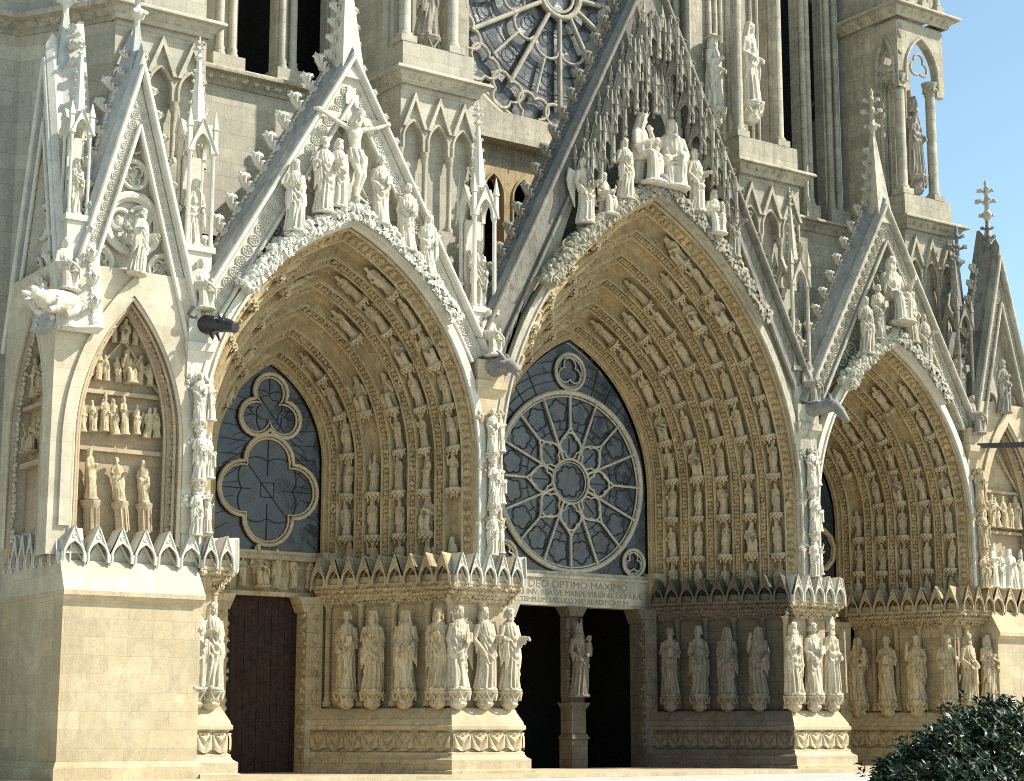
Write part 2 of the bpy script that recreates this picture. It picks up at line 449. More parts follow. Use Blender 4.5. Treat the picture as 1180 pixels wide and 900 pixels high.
PL = make_portal(28.15, 4.85, 9.9, 16.95, 1.95, 10.2, 13.35, .25, 5.2, 5, OCHRE, OCHRE)
PC = make_portal(40.6, 6.7, 9.5, 19.95, 3.62, 10.3, 15.75, .25, 5.2, 5, OCHRE, OCHRE)
PR = make_portal(52.42, 4.2, 9.3, 16.05, 1.75, 9.9, 13.0, .25, 5.2, 5, OCHRE, OCHRE)

# ---------- jambs: a moulded section swept round each pier
def sweep_section(path, prof, zc=None):
    """path: 2-D points, masonry on the left hand when walking; profile (o outward, z)"""
    n = len(path); out = []
    dirs = []
    for i in range(n-1):
        d = Vector((path[i+1][0]-path[i][0], path[i+1][1]-path[i][1])); dirs.append(d.normalized())
    for i in range(n):
        d0 = dirs[max(0, i-1)]; d1 = dirs[min(n-2, i)]
        n0 = Vector((d0.y, -d0.x)); n1 = Vector((d1.y, -d1.x))
        b = (n0+n1).normalized(); b = b/max(.3, b.dot(n0))
        out.append(b)
    V = []; F = []; k = len(prof)
    for i in range(n):
        for o, z in prof: V.append((path[i][0]+out[i].x*o, path[i][1]+out[i].y*o, z))
    for i in range(n-1):
        for j in range(k-1):
            F.append((i*k+j, (i+1)*k+j, (i+1)*k+j+1, i*k+j+1))
    return V, F
def along(path, o):
    """segments with outward offset"""
    res = []
    for i in range(len(path)-1):
        a = Vector(path[i]); b = Vector(path[i+1]); d = (b-a); L = d.length; d.normalize(); nrm = Vector((d.y, -d.x))
        res.append((a+nrm*o, d, nrm, L))
    return res
JPATH = {'P1': [(26.2, 4.7), (24.28, 0), (23.25, 0)][::-1], 'P2': [(29.6, 4.7), (31.95, 0), (34.6, 0), (37.25, 4.7)], 'P3': [(43.9, 4.7), (46.5, 0), (49.15, 0), (50.75, 4.7)], 'P4': [(54.2, 4.7), (55.55, 0), (57.4, 0)]}
BASEP = [(.42,-.2),(.42,.22),(.30,.26),(.30,.55),(.16,.62),(.10,.70),(.10,.76),(.02,.80)]
DRAPEP = [(0,.80),(0,1.40)]
LEDGEP = [(.02,1.40),(.05,1.43),(.14,1.47),(.14,1.58),(.08,1.62),(.06,1.70),(-.22,2.12),(-.5,2.2)]
WALLP = [(-.55,2.2),(-.55,5.42)]
CAPP = [(-.5,5.42),(-.42,5.48),(-.42,5.56),(-.22,5.68),(-.16,5.78),(-.16,5.84),(.0,5.96),(.04,6.0),(.04,6.08),(-.02,6.1),(-.02,6.3),(-1.1,6.62)]

def frange(a, b, n): return [a+(b-a)*(i+.5)/n for i in range(n)]
# one canopy gablet (base at origin, front -y, width 1, height 1.55)
def gablet_mesh(w=.58, h=.98, dep=.75):
    mb = MB(); hw = w/2
    n = 9
    A = Arch(0, hw-.055, .18, .56, 0)
    inner = A.pts(2, n)
    N = len(inner); outer = []
    for i in range(N):
        t = i/(N-1)*2-1   # right foot -> left foot
        if abs(t) > .75: outer.append(((-1 if t > 0 else 1)*hw, .22*(1-abs(t))/.25))
        else:
            q = abs(t)/.75; outer.append(((-1 if t > 0 else 1)*hw*q, h-(h-.22)*q))
    mb.add(*strip_plate(outer, inner, -.05, .06))
    # raised rim mouldings
    mb.add(*tube([(x*.86, -.06, .05+z*.93) for x, z in outer if z > .2], .022, 5))
    mb.add(*tube([(x, -.055, z) for x, z in inner], .026, 5))
    # trefoil in the gable
    mb.add(*tube([(.055*math.cos(a), -.055, .685+.055*math.sin(a)) for a in frange(0, 2*PI, 8)], .016, 4, True))
    # roof running back
    V = [(0, -.05, h), (-hw, -.05, .22), (hw, -.05, .22), (0, dep, h*.97), (-hw, dep, .22), (hw, dep, .22)]
    mb.add(V, [(0, 3, 4, 1), (0, 2, 5, 3), (3, 5, 4)])
    # vault back
    mb.add(*box(-hw, hw, .3, .34, -.02, .5))
    mb.add([(-hw*.9, .05, .0), (-hw*.9, .3, 0), (0, .3, .55), (0, .05, .55), (hw*.9, .05, 0), (hw*.9, .3, 0)], [(0, 1, 2, 3), (3, 2, 5, 4)])
    # drop pendants
    for sx in (-1, 1): mb.add(*ell((sx*hw, -.02, -.03), (.04, .04, .07), None, ICO1))
    return mb
GAB = {}
def gabmesh(mat):
    if mat.name not in GAB: GAB[mat.name] = gablet_mesh().mesh('canopy_gablet', mat)
    return GAB[mat.name]

def frieze_mesh(L, z0=.82, z1=1.39, unit=.62):
    """carved hanging cloth: swags of folds on a flat band, local x along, front -y"""
    mb = MB(); n = max(1, round(L/unit)); u = L/n
    nx, nz = 22, 9
    X = np.linspace(0, L, n*nx+1); V = []; F = []
    for j in range(nz+1):
        for x in X:
            q = ((x/u) % 1.0); c = abs(q-.5)*2         # 1 at pins, 0 in the middle
            t = j/nz
            zz = z1-.02-(z1-z0-.06)*t
            sag = (1-c)**1.3*.0
            dxp = min(q, 1-q)*u; dz = t*(z1-z0)+.02
            phi = math.atan2(dxp, dz); rad_ = math.hypot(dxp, dz)
            f = abs(math.sin(phi*5.2+.3))**.6*min(1, rad_/.18)
            sw_ = math.sin((dz-.9*dxp)*26)*.3*(1-c)
            y = -.0-.11*f-.035*sw_-.03*(1-c)
            if j == nz: zz += .05*math.cos(q*2*PI)
            V.append((x, y, zz-sag))
    k = len(X)
    for j in range(nz):
        for i in range(k-1): F.append((j*k+i, j*k+i+1, (j+1)*k+i+1, (j+1)*k+i))
    mb.add(V, [f[::-1] for f in F])
    return mb

def make_jamb(key, mats, segs_dark):
    path = JPATH[key]
    objs = []
    nseg = len(path)-1
    root = link('jamb', None, CATH)
    for nm, pr, bump in (('jamb_base', BASEP, 0), ('jamb_band', DRAPEP, 0), ('jamb_ledge', LEDGEP, 0), ('jamb_wall', WALLP, 0), ('jamb_cornice', CAPP, 0)):
        # sweep whole path but build per segment so that stone can differ
        V, F = sweep_section(path, pr); k = len(pr)
        for i in range(nseg):
            mb = MB(); mb.add(np.array(V)[i*k:(i+2)*k], [(j, k+j, k+j+1, j+1) for j in range(k-1)])
            part(nm, mb, mats[i], root, 30)
    for i, (a, d, nrm, L) in enumerate(along(path, 0)):
        mat = mats[i]
        ang = math.atan2(d.y, d.x)
        M = Matrix.Translation((a.x, a.y, 0)) @ Matrix.Rotation(ang, 4, 'Z')
        # drapery relief
        mb = frieze_mesh(L-.04); me = mb.mesh('drapery_frieze', mat, 60)
        link('drapery_frieze', me, root, mat=M @ Matrix.Translation((.02, 0, 0)))
        # capital foliage band
        mb = MB(); x = .1
        while x < L-.05:
            for zz, off in ((5.52, .42), (5.62, .33), (5.74, .22), (5.90, .06)):
                p = M @ Vector((x+random.uniform(-.03, .03), off-.05-random.uniform(0, .05), zz+random.uniform(-.02, .02)))
                scatter_leaf(mb, p, (nrm.x, nrm.y, -.3), (d.x, d.y, 0), random.uniform(.075, .115))
            x += .13
        part('capital_foliage', mb, mat, root)
        # canopy gablets
        n = max(1, round(L/.58)); ww = L/n
        for q in range(n):
            if i == nseg-1 and key == 'P4' and q > n-2: pass
            loc = M @ Matrix.Translation(((q+.5)*ww, -.12, 6.0)) @ Matrix.Diagonal((ww/.58, 1, 1, 1))
            link('canopy_gablet', gabmesh({CREAM.name: WHITE}.get(mat.name, mat)), root, mat=loc)
    return root, M
M2 = {}
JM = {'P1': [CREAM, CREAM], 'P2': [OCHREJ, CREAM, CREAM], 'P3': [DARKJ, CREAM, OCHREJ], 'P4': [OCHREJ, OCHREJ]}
JR = {}
for k_ in JPATH: JR[k_], _ = make_jamb(k_, JM[k_], None)

# colonnettes on jamb walls: between statues
colon = MB(); colon.add(*lathe([(.17,2.2),(.17,2.32),(.12,2.42),(.14,2.46),(.105,2.52),(.105,5.3),(.14,5.34),(.12,5.38),(.2,5.5)], k=12))
COLME = {}
def colonnette(x, y, mat, parent):
    if mat.name not in COLME: COLME[mat.name] = colon.mesh('colonnette', mat, 40)
    return link('colonnette', COLME[mat.name], parent, (x, y, 0))
def jamb_spots(key, seg, n, o=-.2, a0=0, a1=1):
    a, d, nrm, L = along(JPATH[key], o)[seg]
    return [(a+d*(L*(a0+(a1-a0)*(i+.5)/n)), nrm) for i in range(n)]
for key, seg, n, mat, a0, a1 in (('P2',0,5,OCHREJ,.06,1.02),('P3',0,6,DARKJ,-.04,.98),('P4',0,6,OCHREJ,-.02,1.0),('P4',1,3,OCHREJ,-.1,1),('P2',1,3,CREAM,.08,1),('P3',1,3,CREAM,.08,1),('P1',1,2,CREAM,.1,.9)):
    a, d, nrm, L = along(JPATH[key], -.47)[seg]
    for i in range(n):
        p = a+d*(L*(a0+(a1-a0)*i/max(1, n-1)))
        if .02*L < (p-a).dot(d) < .985*L: colonnette(p.x, p.y, mat, JR[key])

# upper piers between the arches, with stacked carving
def pier_upper(x0, x1, mat):
    mb = MB(); mb.add(*box(x0, x1, .16, 2.2, 6.2, 13.0))
    mb.add(*box(x0-.08, x1+.08, -.05, 1.2, 12.35, 12.6)); mb.add(*frustum((x0+x1)/2, .6, 11.9, 12.35, (x1-x0)/2-.05, .35, (x1-x0)/2+.06, .6))
    mb.add(*box(x0-.02, x1+.02, .05, 1.2, 12.6, 13.3))
    for q in (.12, .88):
        mb.add(*tube([(x0+(x1-x0)*q, .25, 6.3), (x0+(x1-x0)*q, .25, 11.9)], .1, 8))
    o = part('pier', mb, mat, None, 40)
    m2 = MB()
    for z in (7.9, 9.6, 9.75, 11.3, 11.5, 8.05):
        for i in range(16):
            scatter_leaf(m2, (random.uniform(x0, x1), .12+random.uniform(-.08, .05), z+random.uniform(-.1, .1)), (0, -1, .1), (1, 0, 0), random.uniform(.07, .12))
    part('carved_foliage', m2, mat, o)
    return o
pier_upper(22.72, 23.42, WHITE)
pier_upper(32.95, 33.95, CREAM); pier_upper(47.25, 48.25, GREYP); pier_upper(56.6, 57.35, CREAM)

# ---------- gables
def along_rake(a, b, n):
    return [(a[0]+(b[0]-a[0])*(i+.5)/n, a[1]+(b[1]-a[1])*(i+.5)/n) for i in range(n)]
def crocket_mesh():
    mb = MB()
    # local: +z outward from the rake, x along; curls upward (+x)
    P = [(0,0,-.05),(-.03,0,.1),(-.02,0,.22),(.05,0,.33),(.15,0,.36),(.22,0,.30),(.21,0,.22),(.15,0,.22)]
    mb.add(*tube(P, [.12,.085,.07,.075,.085,.08,.06,.03], 7))
    for sy in (-1, 1):
        mb.add(*tube([(-.02,sy*.03,.12),(.03,sy*.1,.26),(.12,sy*.14,.33),(.2,sy*.13,.27),(.2,sy*.11,.2)], [.05,.045,.055,.045,.02], 6))
        mb.add(*tube([(-.04,sy*.02,.02),(-.03,sy*.12,.12),(.05,sy*.16,.17),(.1,sy*.15,.11)], [.05,.045,.045,.02], 6))
    V, F = CURL[1]; mb.add(V, F, basis((.12, 0, .37), (1,0,.2), (0,1,0), (-.2,0,1), .12))
    return mb
CROCK = crocket_mesh(); CRM = {}
def crocket(parent, loc, T, N, s, mat):
    if mat.name not in CRM: CRM[mat.name] = CROCK.mesh('crocket', mat, 60)
    T = Vector(T).normalized(); N = Vector(N).normalized(); B = N.cross(T)
    return link('crocket', CRM[mat.name], parent, mat=basis(loc, T, B, N, s))
def finial_mb(s=1.0):
    mb = MB()
    mb.add(*lathe([(.09,0),(.10,.3),(.2,.42),(.24,.52),(.2,.62),(.1,.7),(.09,1.0),(.13,1.15),(.08,1.3),(.07,1.55),(.11,1.7),(.06,1.8),(.09,1.95),(.02,2.1)], k=8))
    for z, rr, q in ((1.15,.34,.16),(1.62,.27,.13),(.52,.24,.13)):
        for i in range(4):
            a = i*PI/2+PI/4
            V, F = LEAVES[i]
            mb.add(V, F, Matrix.Translation((rr*math.cos(a), rr*math.sin(a), z)) @ Matrix.Scale(q, 4))
            mb.add(*tube([(0,0,z-.1),(rr*.7*math.cos(a),rr*.7*math.sin(a),z-.04),(rr*math.cos(a),rr*math.sin(a),z+.05)], [.06,.06,.05], 5))
    return mb
FINM = {}
def finial(parent, loc, s, mat):
    if mat.name not in FINM: FINM[mat.name] = finial_mb().mesh('finial', mat, 50)
    return link('finial', FINM[mat.name], parent, loc, None, s)

def rosette(mb, cx, y, cz, r):
    mb.add(*tube([(cx+r*math.cos(a), y, cz+r*math.sin(a)) for a in frange(0, 2*PI, 10)], r*.16, 4, True))
    for i in range(6):
        a = i*PI/3+.3
        mb.add(*ell((cx+r*.52*math.cos(a), y, cz+r*.52*math.sin(a)), (r*.23, r*.2, r*.23), None, ICO1))
    mb.add(*ell((cx, y, cz), (r*.16, r*.25, r*.16), None, ICO1))
def roundel(parent, cx, y, cz, r, mat, lobes=4):
    mb = MB()
    mb.add(*tube([(cx+r*math.cos(a), y, cz+r*math.sin(a)) for a in frange(0, 2*PI, 28)], r*.15, 7, True))
    mb.add(*tube([(cx+r*.84*math.cos(a), y+.03, cz+r*.86*math.sin(a)) for a in frange(0, 2*PI, 24)], r*.06, 5, True))
    for i in range(lobes):
        a = 2*PI*i/lobes+PI/4; q = r*.42
        c0 = (cx+q*math.cos(a), cz+q*math.sin(a)); rr = r*.36
        arc = [(c0[0]+rr*math.cos(a+b), y+.06, c0[1]+rr*math.sin(a+b)) for b in np.linspace(-2.0, 2.0, 12)]
        mb.add(*tube(arc, r*.085, 5))
        for b in (-.5, .5):
            V, F = CURL[i % 4]; mb.add(V, F, Matrix.Translation((c0[0]+.08*math.cos(b*9), y+.12, c0[1]+.1*b)) @ Matrix.Scale(r*.2, 4))
    for i in range(4):
        V, F = CURL[i % 4]; a = i*PI/2
        mb.add(V, F, Matrix.Translation((cx+r*.13*math.cos(a), y+.1, cz+r*.13*math.sin(a))) @ Matrix.Scale(r*.16, 4))
    return part('tracery_roundel', mb, mat, parent, 50)

def make_gable(cx, za, half, zb, arch, yf, mat, cmat, crock_n, band=.62, depth=1.15, side=None, spire=3.4, plate=True, cs=1.0, backy=.95, ros=True):
    """steep gable; apex za, half width at zb. arch: opening below (Arch at its outer edge) or None"""
    S = (za-zb)/half; ln = math.hypot(half, za-zb)
    root = link('gable', None, CATH)
    if side: root.matrix_basis = side
    nrm = ((za-zb)/ln, half/ln)      # outward normal for right rake
    def rk(t, o=0, sd=1):            # t from base 0 to apex 1, o outward offset
        x = half*(1-t)+nrm[0]*o; z = zb+(za-zb)*t+nrm[1]*o
        return (cx+sd*x, z)
    def apexo(o): return (cx, za+o/nrm[1])
    def bandpoly(o0, o1, sd):
        a, b = rk(0, o0, sd), apexo(o0); c, d = apexo(o1), rk(0, o1, sd)
        return [a, b, c, d] if sd == -1 else [a, d, c, b]
    # front moulding (bright outer edge) and coping roof
    for sd in (1, -1):
        mb = MB()
        o_out, o_in = .22, 0
        a, b = rk(-.02, o_out, sd), apexo(o_out); c, d = apexo(o_in), rk(-.02, o_in, sd)
        # coping: front edge strip, sloping top, back
        V = [(a[0], yf, a[1]), (b[0], yf, b[1]), (c[0], yf, c[1]), (d[0], yf, d[1])]
        a2, b2 = rk(-.02, o_out+.10, sd), apexo(o_out+.10)
        V += [(a2[0], yf+.18, a2[1]), (b2[0], yf+.18, b2[1])]
        a3, b3 = rk(-.02, o_out+.05, sd), apexo(o_out+.05)
        V += [(a3[0], yf+.42, a3[1]), (b3[0], yf+.42, b3[1])]
        a4, b4 = rk(-.02, o_out+.24, sd), apexo(o_out+.24)
        V += [(a4[0], yf+depth-.15, a4[1]), (b4[0], yf+depth-.15, b4[1])]
        V += [(a4[0], yf+depth, a4[1]), (b4[0], yf+depth, b4[1]), (d[0], yf+depth, d[1]), (c[0], yf+depth, c[1])]
        F = [(0,1,2,3),(0,4,5,1),(4,6,7,5),(6,8,9,7),(8,10,11,9),(10,12,13,11),(3,2,13,12),(0,3,12,10,8,6,4)]
        if sd == -1: F = [f[::-1] for f in F]
        mb.add(V, F)
        part('coping', mb, cmat if sd == -1 else mat, root, None, True)  # left slope takes a greyer stone, part lichen, part painted shade
        # front edge roll + second inner fillet
        mb = MB()
        p, q = rk(-.02, .11, sd), apexo(.11)
        mb.add(*tube([(p[0], yf-.02, p[1]), (q[0], yf-.02, q[1])], .085, 8))
        p, q = rk(0, -band, sd), apexo(-band)
        mb.add(*tube([(p[0], yf+.05, p[1]), (q[0], yf+.05, q[1])], .07, 8))
        part('gable_moulding', mb, mat, root, 50)
        # rosette band
        mb = MB()
        poly = bandpoly(-.02, -band, sd)
        mb.add(*prism(poly, yf+.14, yf+.5))
        n = int(ln/(band*.36*2.45 if band < .5 else .42))
        for i in range(n):
            t = (i+.5)/n
            if t > .96 or not ros: continue
            x, z = rk(t*.97, -band*.5, sd); rosette(mb, x, yf+.12, z, min(.17, band*.36))
        part('rosette_band', mb, mat, root, None, True)
        # crockets along the ridge
        for i in range(crock_n):
            t = (i+.6)/crock_n
            x, z = rk(t, o_out+.2, sd)
            T = (-sd*half/ln, 0, (za-zb)/ln); N = (sd*nrm[0], 0, nrm[1])
            crocket(root, (x, yf+depth-.3, z), T, N, cs*(1.25 if sd == -1 else 1.1), mat)
    # leafy ridge strip beneath the crockets
    mb = MB()
    for sd in (1, -1):
        for i in range(crock_n*5):
            x, z = rk(i/(crock_n*5), o_out+.22, sd)
            scatter_leaf(mb, (x, yf+depth-.3, z), (sd*nrm[0], -.2, nrm[1]), (-sd*half, 0, za-zb), random.uniform(.07, .1))
    part('ridge_foliage', mb, mat, root)
    # spire and finial
    mb = MB()
    zt = za+spire
    mb.add(*frustum(cx, yf+depth*.5, za-.5, zt, min(.42, .14+.1*spire), depth*(.5 if spire > 2.3 else .32), .07, .07))
    part('gable_spire', mb, cmat if cmat is COPINGW else mat, root, None)
    for i in range(int(spire/.55)):
        for sd in (1, -1):
            zz = za+.3+i*.55
            if zz < zt-.5:
                crocket(root, (cx+sd*(.38*(zt-zz)/(spire+.5)), yf+depth-.45, zz), (sd*-.1, 0, 1), (sd, 0, .1), cs*.85, mat)
    finial(root, (cx, yf+depth*.5, zt-.1), .8 if cx > 58 else 1.0, COPING if cx > 58 else mat)
    # tympanum plate of the gable, between the arch and the bands
    if plate and arch is not None:
        N = 40; outer = []; inner = []
        for i in range(N+1):
            t = i/N*2-1
            sd = 1 if t < 0 else -1; q = 1-abs(t)        # q 0 foot -> 1 apex
            l = arch.leg*.55+(arch.len-arch.leg*.55)*q
            (x, z), _, _ = arch.at(l, sd); inner.append((x, z))
            bx, bz = rk(q, -band+.03, sd) if q < 1 else apexo(-band+.03)
            if sd*(bx-cx) <= 0: bx, bz = apexo(-band+.03)
            fx, fz = rk(0, -.0, sd)
            zmin = z if q < .2 else bz
            outer.append((bx, bz))
        # the lower corners: extend down the pier sides
        mb = MB(); mb.add(*strip_plate(outer, inner, yf+.5, yf+.75))
        part('gable_panel', mb, mat, root, None, True)
    root['half'] = half
    return root, rk, apexo

def archband(parent, arch0, arch1, y0, y1, mat, nm='arch_moulding', l0=0.0):
    o = arch1.pts(5, 20); i = arch0.pts(5, 20)
    mb = MB(); mb.add(*strip_plate(o, i, y0, y1))
    return part(nm, mb, mat, parent, 35, True)

def arch_front(P, cx, W0, zs, za, mat, crest_z=.45, crest=True, crest_from=.5):
    A0 = Arch(cx, W0, zs, za, 6.3); A1 = Arch(cx, W0+.30, zs, za+.36, 6.3)
    archband(P.obj, A0, A1, .12, .5, mat)
    mb = MB(); mb.add(*tube([(x, .12, z) for x, z in Arch(cx, W0+.02, zs, za+.02, 6.3).pts(3, 20)], .07, 6)); part('arch_roll', mb, mat, P.obj, 60)
    if crest:
        m2 = MB(); A = Arch(cx, W0+.3, zs, za+.4, 6.3)
        for sd in (1, -1):
            l = A.leg+A.arc*crest_from
            while l < A.len:
                (x, z), t, rad = A.at(l, sd)
                for k in range(9):
                    o = random.uniform(-.22, .30); yy = -.26-.1*random.random() if o < .2 else random.uniform(-.3, .2)
                    a_ = random.uniform(-1, 1)
                    V_, F_q = random.choice(CURL); N_ = Vector((rad[0]*.7+a_*.5, -1, rad[1]*.7+.2)).normalized(); T_ = Vector((t[0], 0, t[1])); T_ = (T_-N_*T_.dot(N_)).normalized(); T2_ = (T_*math.cos(a_*3)+N_.cross(T_)*math.sin(a_*3))
                    m2.add(V_, F_q, basis((x+rad[0]*o, yy, z+rad[1]*o), T2_, -N_, N_.cross(T2_), random.uniform(.10, .16)))
                l += .15
        part('crest_foliage', m2, GREYC if mat is GREYP else GREYP if cx > 50 else mat, P.obj)
        # solid core under the crest
        Ai = Arch(cx, W0+.05, zs, za+.05, 6.3); Ao = Arch(cx, W0+.5, zs, za+.6, 6.3)
        o = [Ao.at(Ao.leg+Ao.arc*q, 1)[0] for q in np.linspace(crest_from, 1, 12)]+[Ao.at(Ao.leg+Ao.arc*q, -1)[0] for q in np.linspace(1, crest_from, 12)][1:]
        i = [Ai.at(Ai.leg+Ai.arc*q, 1)[0] for q in np.linspace(crest_from, 1, 12)]+[Ai.at(Ai.leg+Ai.arc*q, -1)[0] for q in np.linspace(1, crest_from, 12)][1:]
        m3 = MB(); m3.add(*strip_plate(o, i, -.22, .3)); part('statue_ledge', m3, mat, P.obj, 40, True)
arch_front(PL, 28.15, 4.87, 9.9, 17.0, WHITE)
arch_front(PC, 40.6, 6.72, 9.5, 20.0, GREYP, crest_from=.52)
arch_front(PR, 52.42, 4.22, 9.3, 16.1, WHITE, crest_from=.6)

GL, rkL, apL = make_gable(28.15, 22.35, 5.15, 13.5, Arch(28.15, 5.2, 9.9, 17.4, 9), .12, WHITE, COPINGM, 12)
GC, rkC, apC = make_gable(40.6, 28.6, 7.25, 14.2, Arch(40.6, 7.1, 9.5, 20.5, 9), .12, GREYD, COPING, 19, band=.7, cs=.85, plate=False, ros=False, depth=.8)
GR, rkR, apR = make_gable(52.42, 21.55, 4.55, 13.5, Arch(52.42, 4.6, 9.3, 16.5, 9), .12, GREYP, COPINGM, 11, band=.6, cs=.85, spire=3.2)
GOL, rkO, apO = make_gable(20.98, 20.3, 2.15, 12.6, Arch(20.98, 1.85, 9.2, 13.75, 7), .12, WHITE, COPINGW, 11, band=.38, cs=.8, spire=1.8)
GOR, rkOR, apOR = make_gable(59.1, 20.3, 2.1, 12.6, Arch(59.1, 1.85, 9.2, 13.75, 7), .12, GREYP, GREYD, 11, band=.40, cs=.8, spire=.55)
# side gable of the outer buttress (faces left)
SIDE = Matrix.Translation((18.72, 2.1, 0)) @ Matrix.Rotation(-PI/2, 4, 'Z')
GSL, rkS, apS = make_gable(0, 20.6, 2.05, 12.6, Arch(0, 1.75, 9.2, 13.75, 7), .0, WHITE, COPINGW, 11, band=.38, cs=.8, spire=2.0, side=SIDE)
SIDE_R = Matrix.Translation((61.4, 2.1, 0)) @ Matrix.Rotation(PI/2, 4, 'Z')
GSR, _, _ = make_gable(0, 20.6, 2.05, 12.6, None, .0, GREYP, GREYP, 11, band=.38, cs=.8, spire=2.2, side=SIDE_R)
# backs of gables (rear wall so the sky does not show through)
def gable_back(cx, za, half, zb, y0, y1, mat, parent):
    mb = MB(); mb.add(*prism([(cx-half, zb), (cx+half, zb), (cx, za)], y0, y1)); part('gable_back', mb, mat, parent, None, True)
gable_back(28.15, 22.2, 5.1, 13.5, .85, 1.2, WHITE, GL) if False else None
# roundels in gables
for x, z, r in ((27.25,18.5,.55),(29.05,18.5,.55),(26.2,17.2,.4),(30.1,17.2,.4),(28.15,20.4,.4)):
    roundel(GL, x, .58, z, r, WHITE)
for x, z, r in ((51.5,17.9,.5),(53.3,17.9,.5),(52.42,19.6,.42),(50.9,16.6,.35),(54.0,16.6,.35)):
    roundel(GR, x, .58, z, r, GREYP)
for x, z, r, n_ in ((20.98,18.35,.24,3),(20.98,17.45,.42,3),(20.98,15.95,.86,3),(19.95,14.7,.46,4),(22.0,14.7,.46,4),(19.5,13.9,.30,4),(22.46,13.9,.30,4),(19.4,13.25,.2,4),(22.56,13.25,.2,4)):
    roundel(GOL, x, .46, z, r, WHITE, n_)
for x, z, r in ((0,18.2,.28),(0,17.3,.42),(-.5,16.2,.5),(.5,16.2,.5),(-.9,14.75,.42),(.9,14.75,.42)):
    roundel(GSL, x, .40, z, r, WHITE)
for x, z, r in ((59.1,17.9,.35),(58.5,14.6,.4),(59.7,14.6,.4)):
    roundel(GOR, x, .52, z, r, GREYP)

for (G_, cx_, W_, zs_, za_, m_, nn) in ((GL, 28.15, 5.62, 9.9, 17.95, WHITE, 11), (GR, 52.42, 4.9, 9.3, 17.0, GREYP, 9)):
    Aq = Arch(cx_, W_, zs_, za_, 6.3)
    for sd in (1, -1):
        for i in range(nn):
            (x, z), _, _ = Aq.at(Aq.leg+Aq.arc*(.22+.62*i/nn), sd); r_ = .17+.012*i
            mb = MB(); mb.add(*tube([(x+r_*math.cos(a), .52, z+r_*math.sin(a)) for a in frange(0, 2*PI, 16)], r_*.2, 5, True))
            for k in range(4): mb.add(*ell((x+r_*.45*math.cos(k*PI/2+.6), .56, z+r_*.45*math.sin(k*PI/2+.6)), (r_*.28, .07, r_*.28), None, ICO1))
            part('tracery_roundel', mb, m_, G_, 50)
# central gable: recessed back, shadow put into its dark colour, canopies hanging in steps
mb = MB()
Ar = Arch(40.6, 7.0, 9.5, 20.3, 9); inn = Ar.pts(2, 16); k0 = 4
inn = inn[k0:-k0]; out = []
for (x, z) in inn:
    sx = 1 if x >= 40.6 else -1; q = abs(x-40.6)/6.9; out.append((x, max(z+.02, 28.0-13.7*q)))
mb.add(*strip_plate(out, inn, 1.55, 1.8)); part('gable_recess', mb, COPING, GC, None, True)
A = Arch(40.6, 7.1, 9.5, 20.5, 9)
o = []; i_ = []
for t in np.linspace(0, .62, 14):
    o.append(rkC(t, -.67, 1)); (x, z), _, _ = A.at(A.leg*.55+(A.len-A.leg*.55)*t, 1); i_.append((x, z))
mb = MB(); mb.add(*strip_plate(o, i_, .4, .7)); mb.add(*strip_plate([(81.2-x, z) for x, z in o], [(81.2-x, z) for x, z in i_], .4, .7))
part('gable_panel', mb, GREYP, GC, None, True)
def tab_canopy():
    """open-work hanging canopy: three little gablets with tall thin pinnacles, base at 0"""
    mb = MB()
    for a in (-.95, 0, .95):
        M = Matrix.Rotation(a, 4, 'Z') @ Matrix.Translation((0, -.34, 0))
        A = Arch(0, .2, .1, .42, 0); inn = A.pts(1, 6); N = len(inn); out = []
        for i in range(N):
            t = i/(N-1)*2-1; q = abs(t); sx = -1 if t > 0 else 1
            out.append((sx*.27*q, .95-.9*q))
        mb.add(*strip_plate(out, inn, -.03, .03), M)
        mb.add(*tube([(-.27, -.05, .03), (0, -.05, .98), (.27, -.05, .03)], .045, 5), M); mb.add(*tube([(x, -.04, z) for x, z in inn], .03, 4), M)
        for i in range(3):
            for sx in (-1, 1): mb.add(*ell((sx*(.07+.06*i), -.04, .82-.24*i), (.04, .04, .04), None, ICO1), M)
        for sx in (-1, 1):
            mb.add(*frustum(sx*.25, -.02, -.12, .66, .032, .032, .028, .028), M); mb.add(*frustum(sx*.25, -.02, .66, .72, .05, .05, .05, .05), M)
            mb.add(*frustum(sx*.25, -.02, .72, 1.12, .045, .045, .008, .008), M); mb.add(*ell((sx*.25, -.02, -.16), (.06, .06, .08), None, ICO1), M)
        mb.add(*frustum(0, .0, .9, 1.2, .03, .03, .02, .02), M); mb.add(*ell((0, 0, 1.22), (.06, .06, .07), None, ICO1), M)
    mb.add(*frustum(0, .05, .8, 1.3, .05, .05, .04, .04)); mb.add(*frustum(0, .05, 1.3, 1.75, .055, .055, .006, .006))
    return mb
CAN = tab_canopy().mesh('hanging_canopy', GREYDL)
Acr = Arch(40.6, 7.2, 9.5, 20.55, 6.3)
for sd in (1, -1):
    for n, off, sc_, yy, clear in ((10, -.42, 1.2, .05, 1.4), (8, -1.35, 1.25, .4, 2.2)):
        for i in range(n):
            t = .2+.74*(i+.3)/n
            x, z = rkC(t, off, sd)
            if sd*(x-40.6) < .25: continue
            dx = abs(x-40.6); zc_ = Acr.zs+math.sqrt(max(0, Acr.R**2-(dx-Acr.c)**2))
            if z-1.5 < zc_+clear or (off < -1 and t > .8): continue
            link('hanging_canopy', CAN, GC, (x, yy, z-1.5), None, sc_)

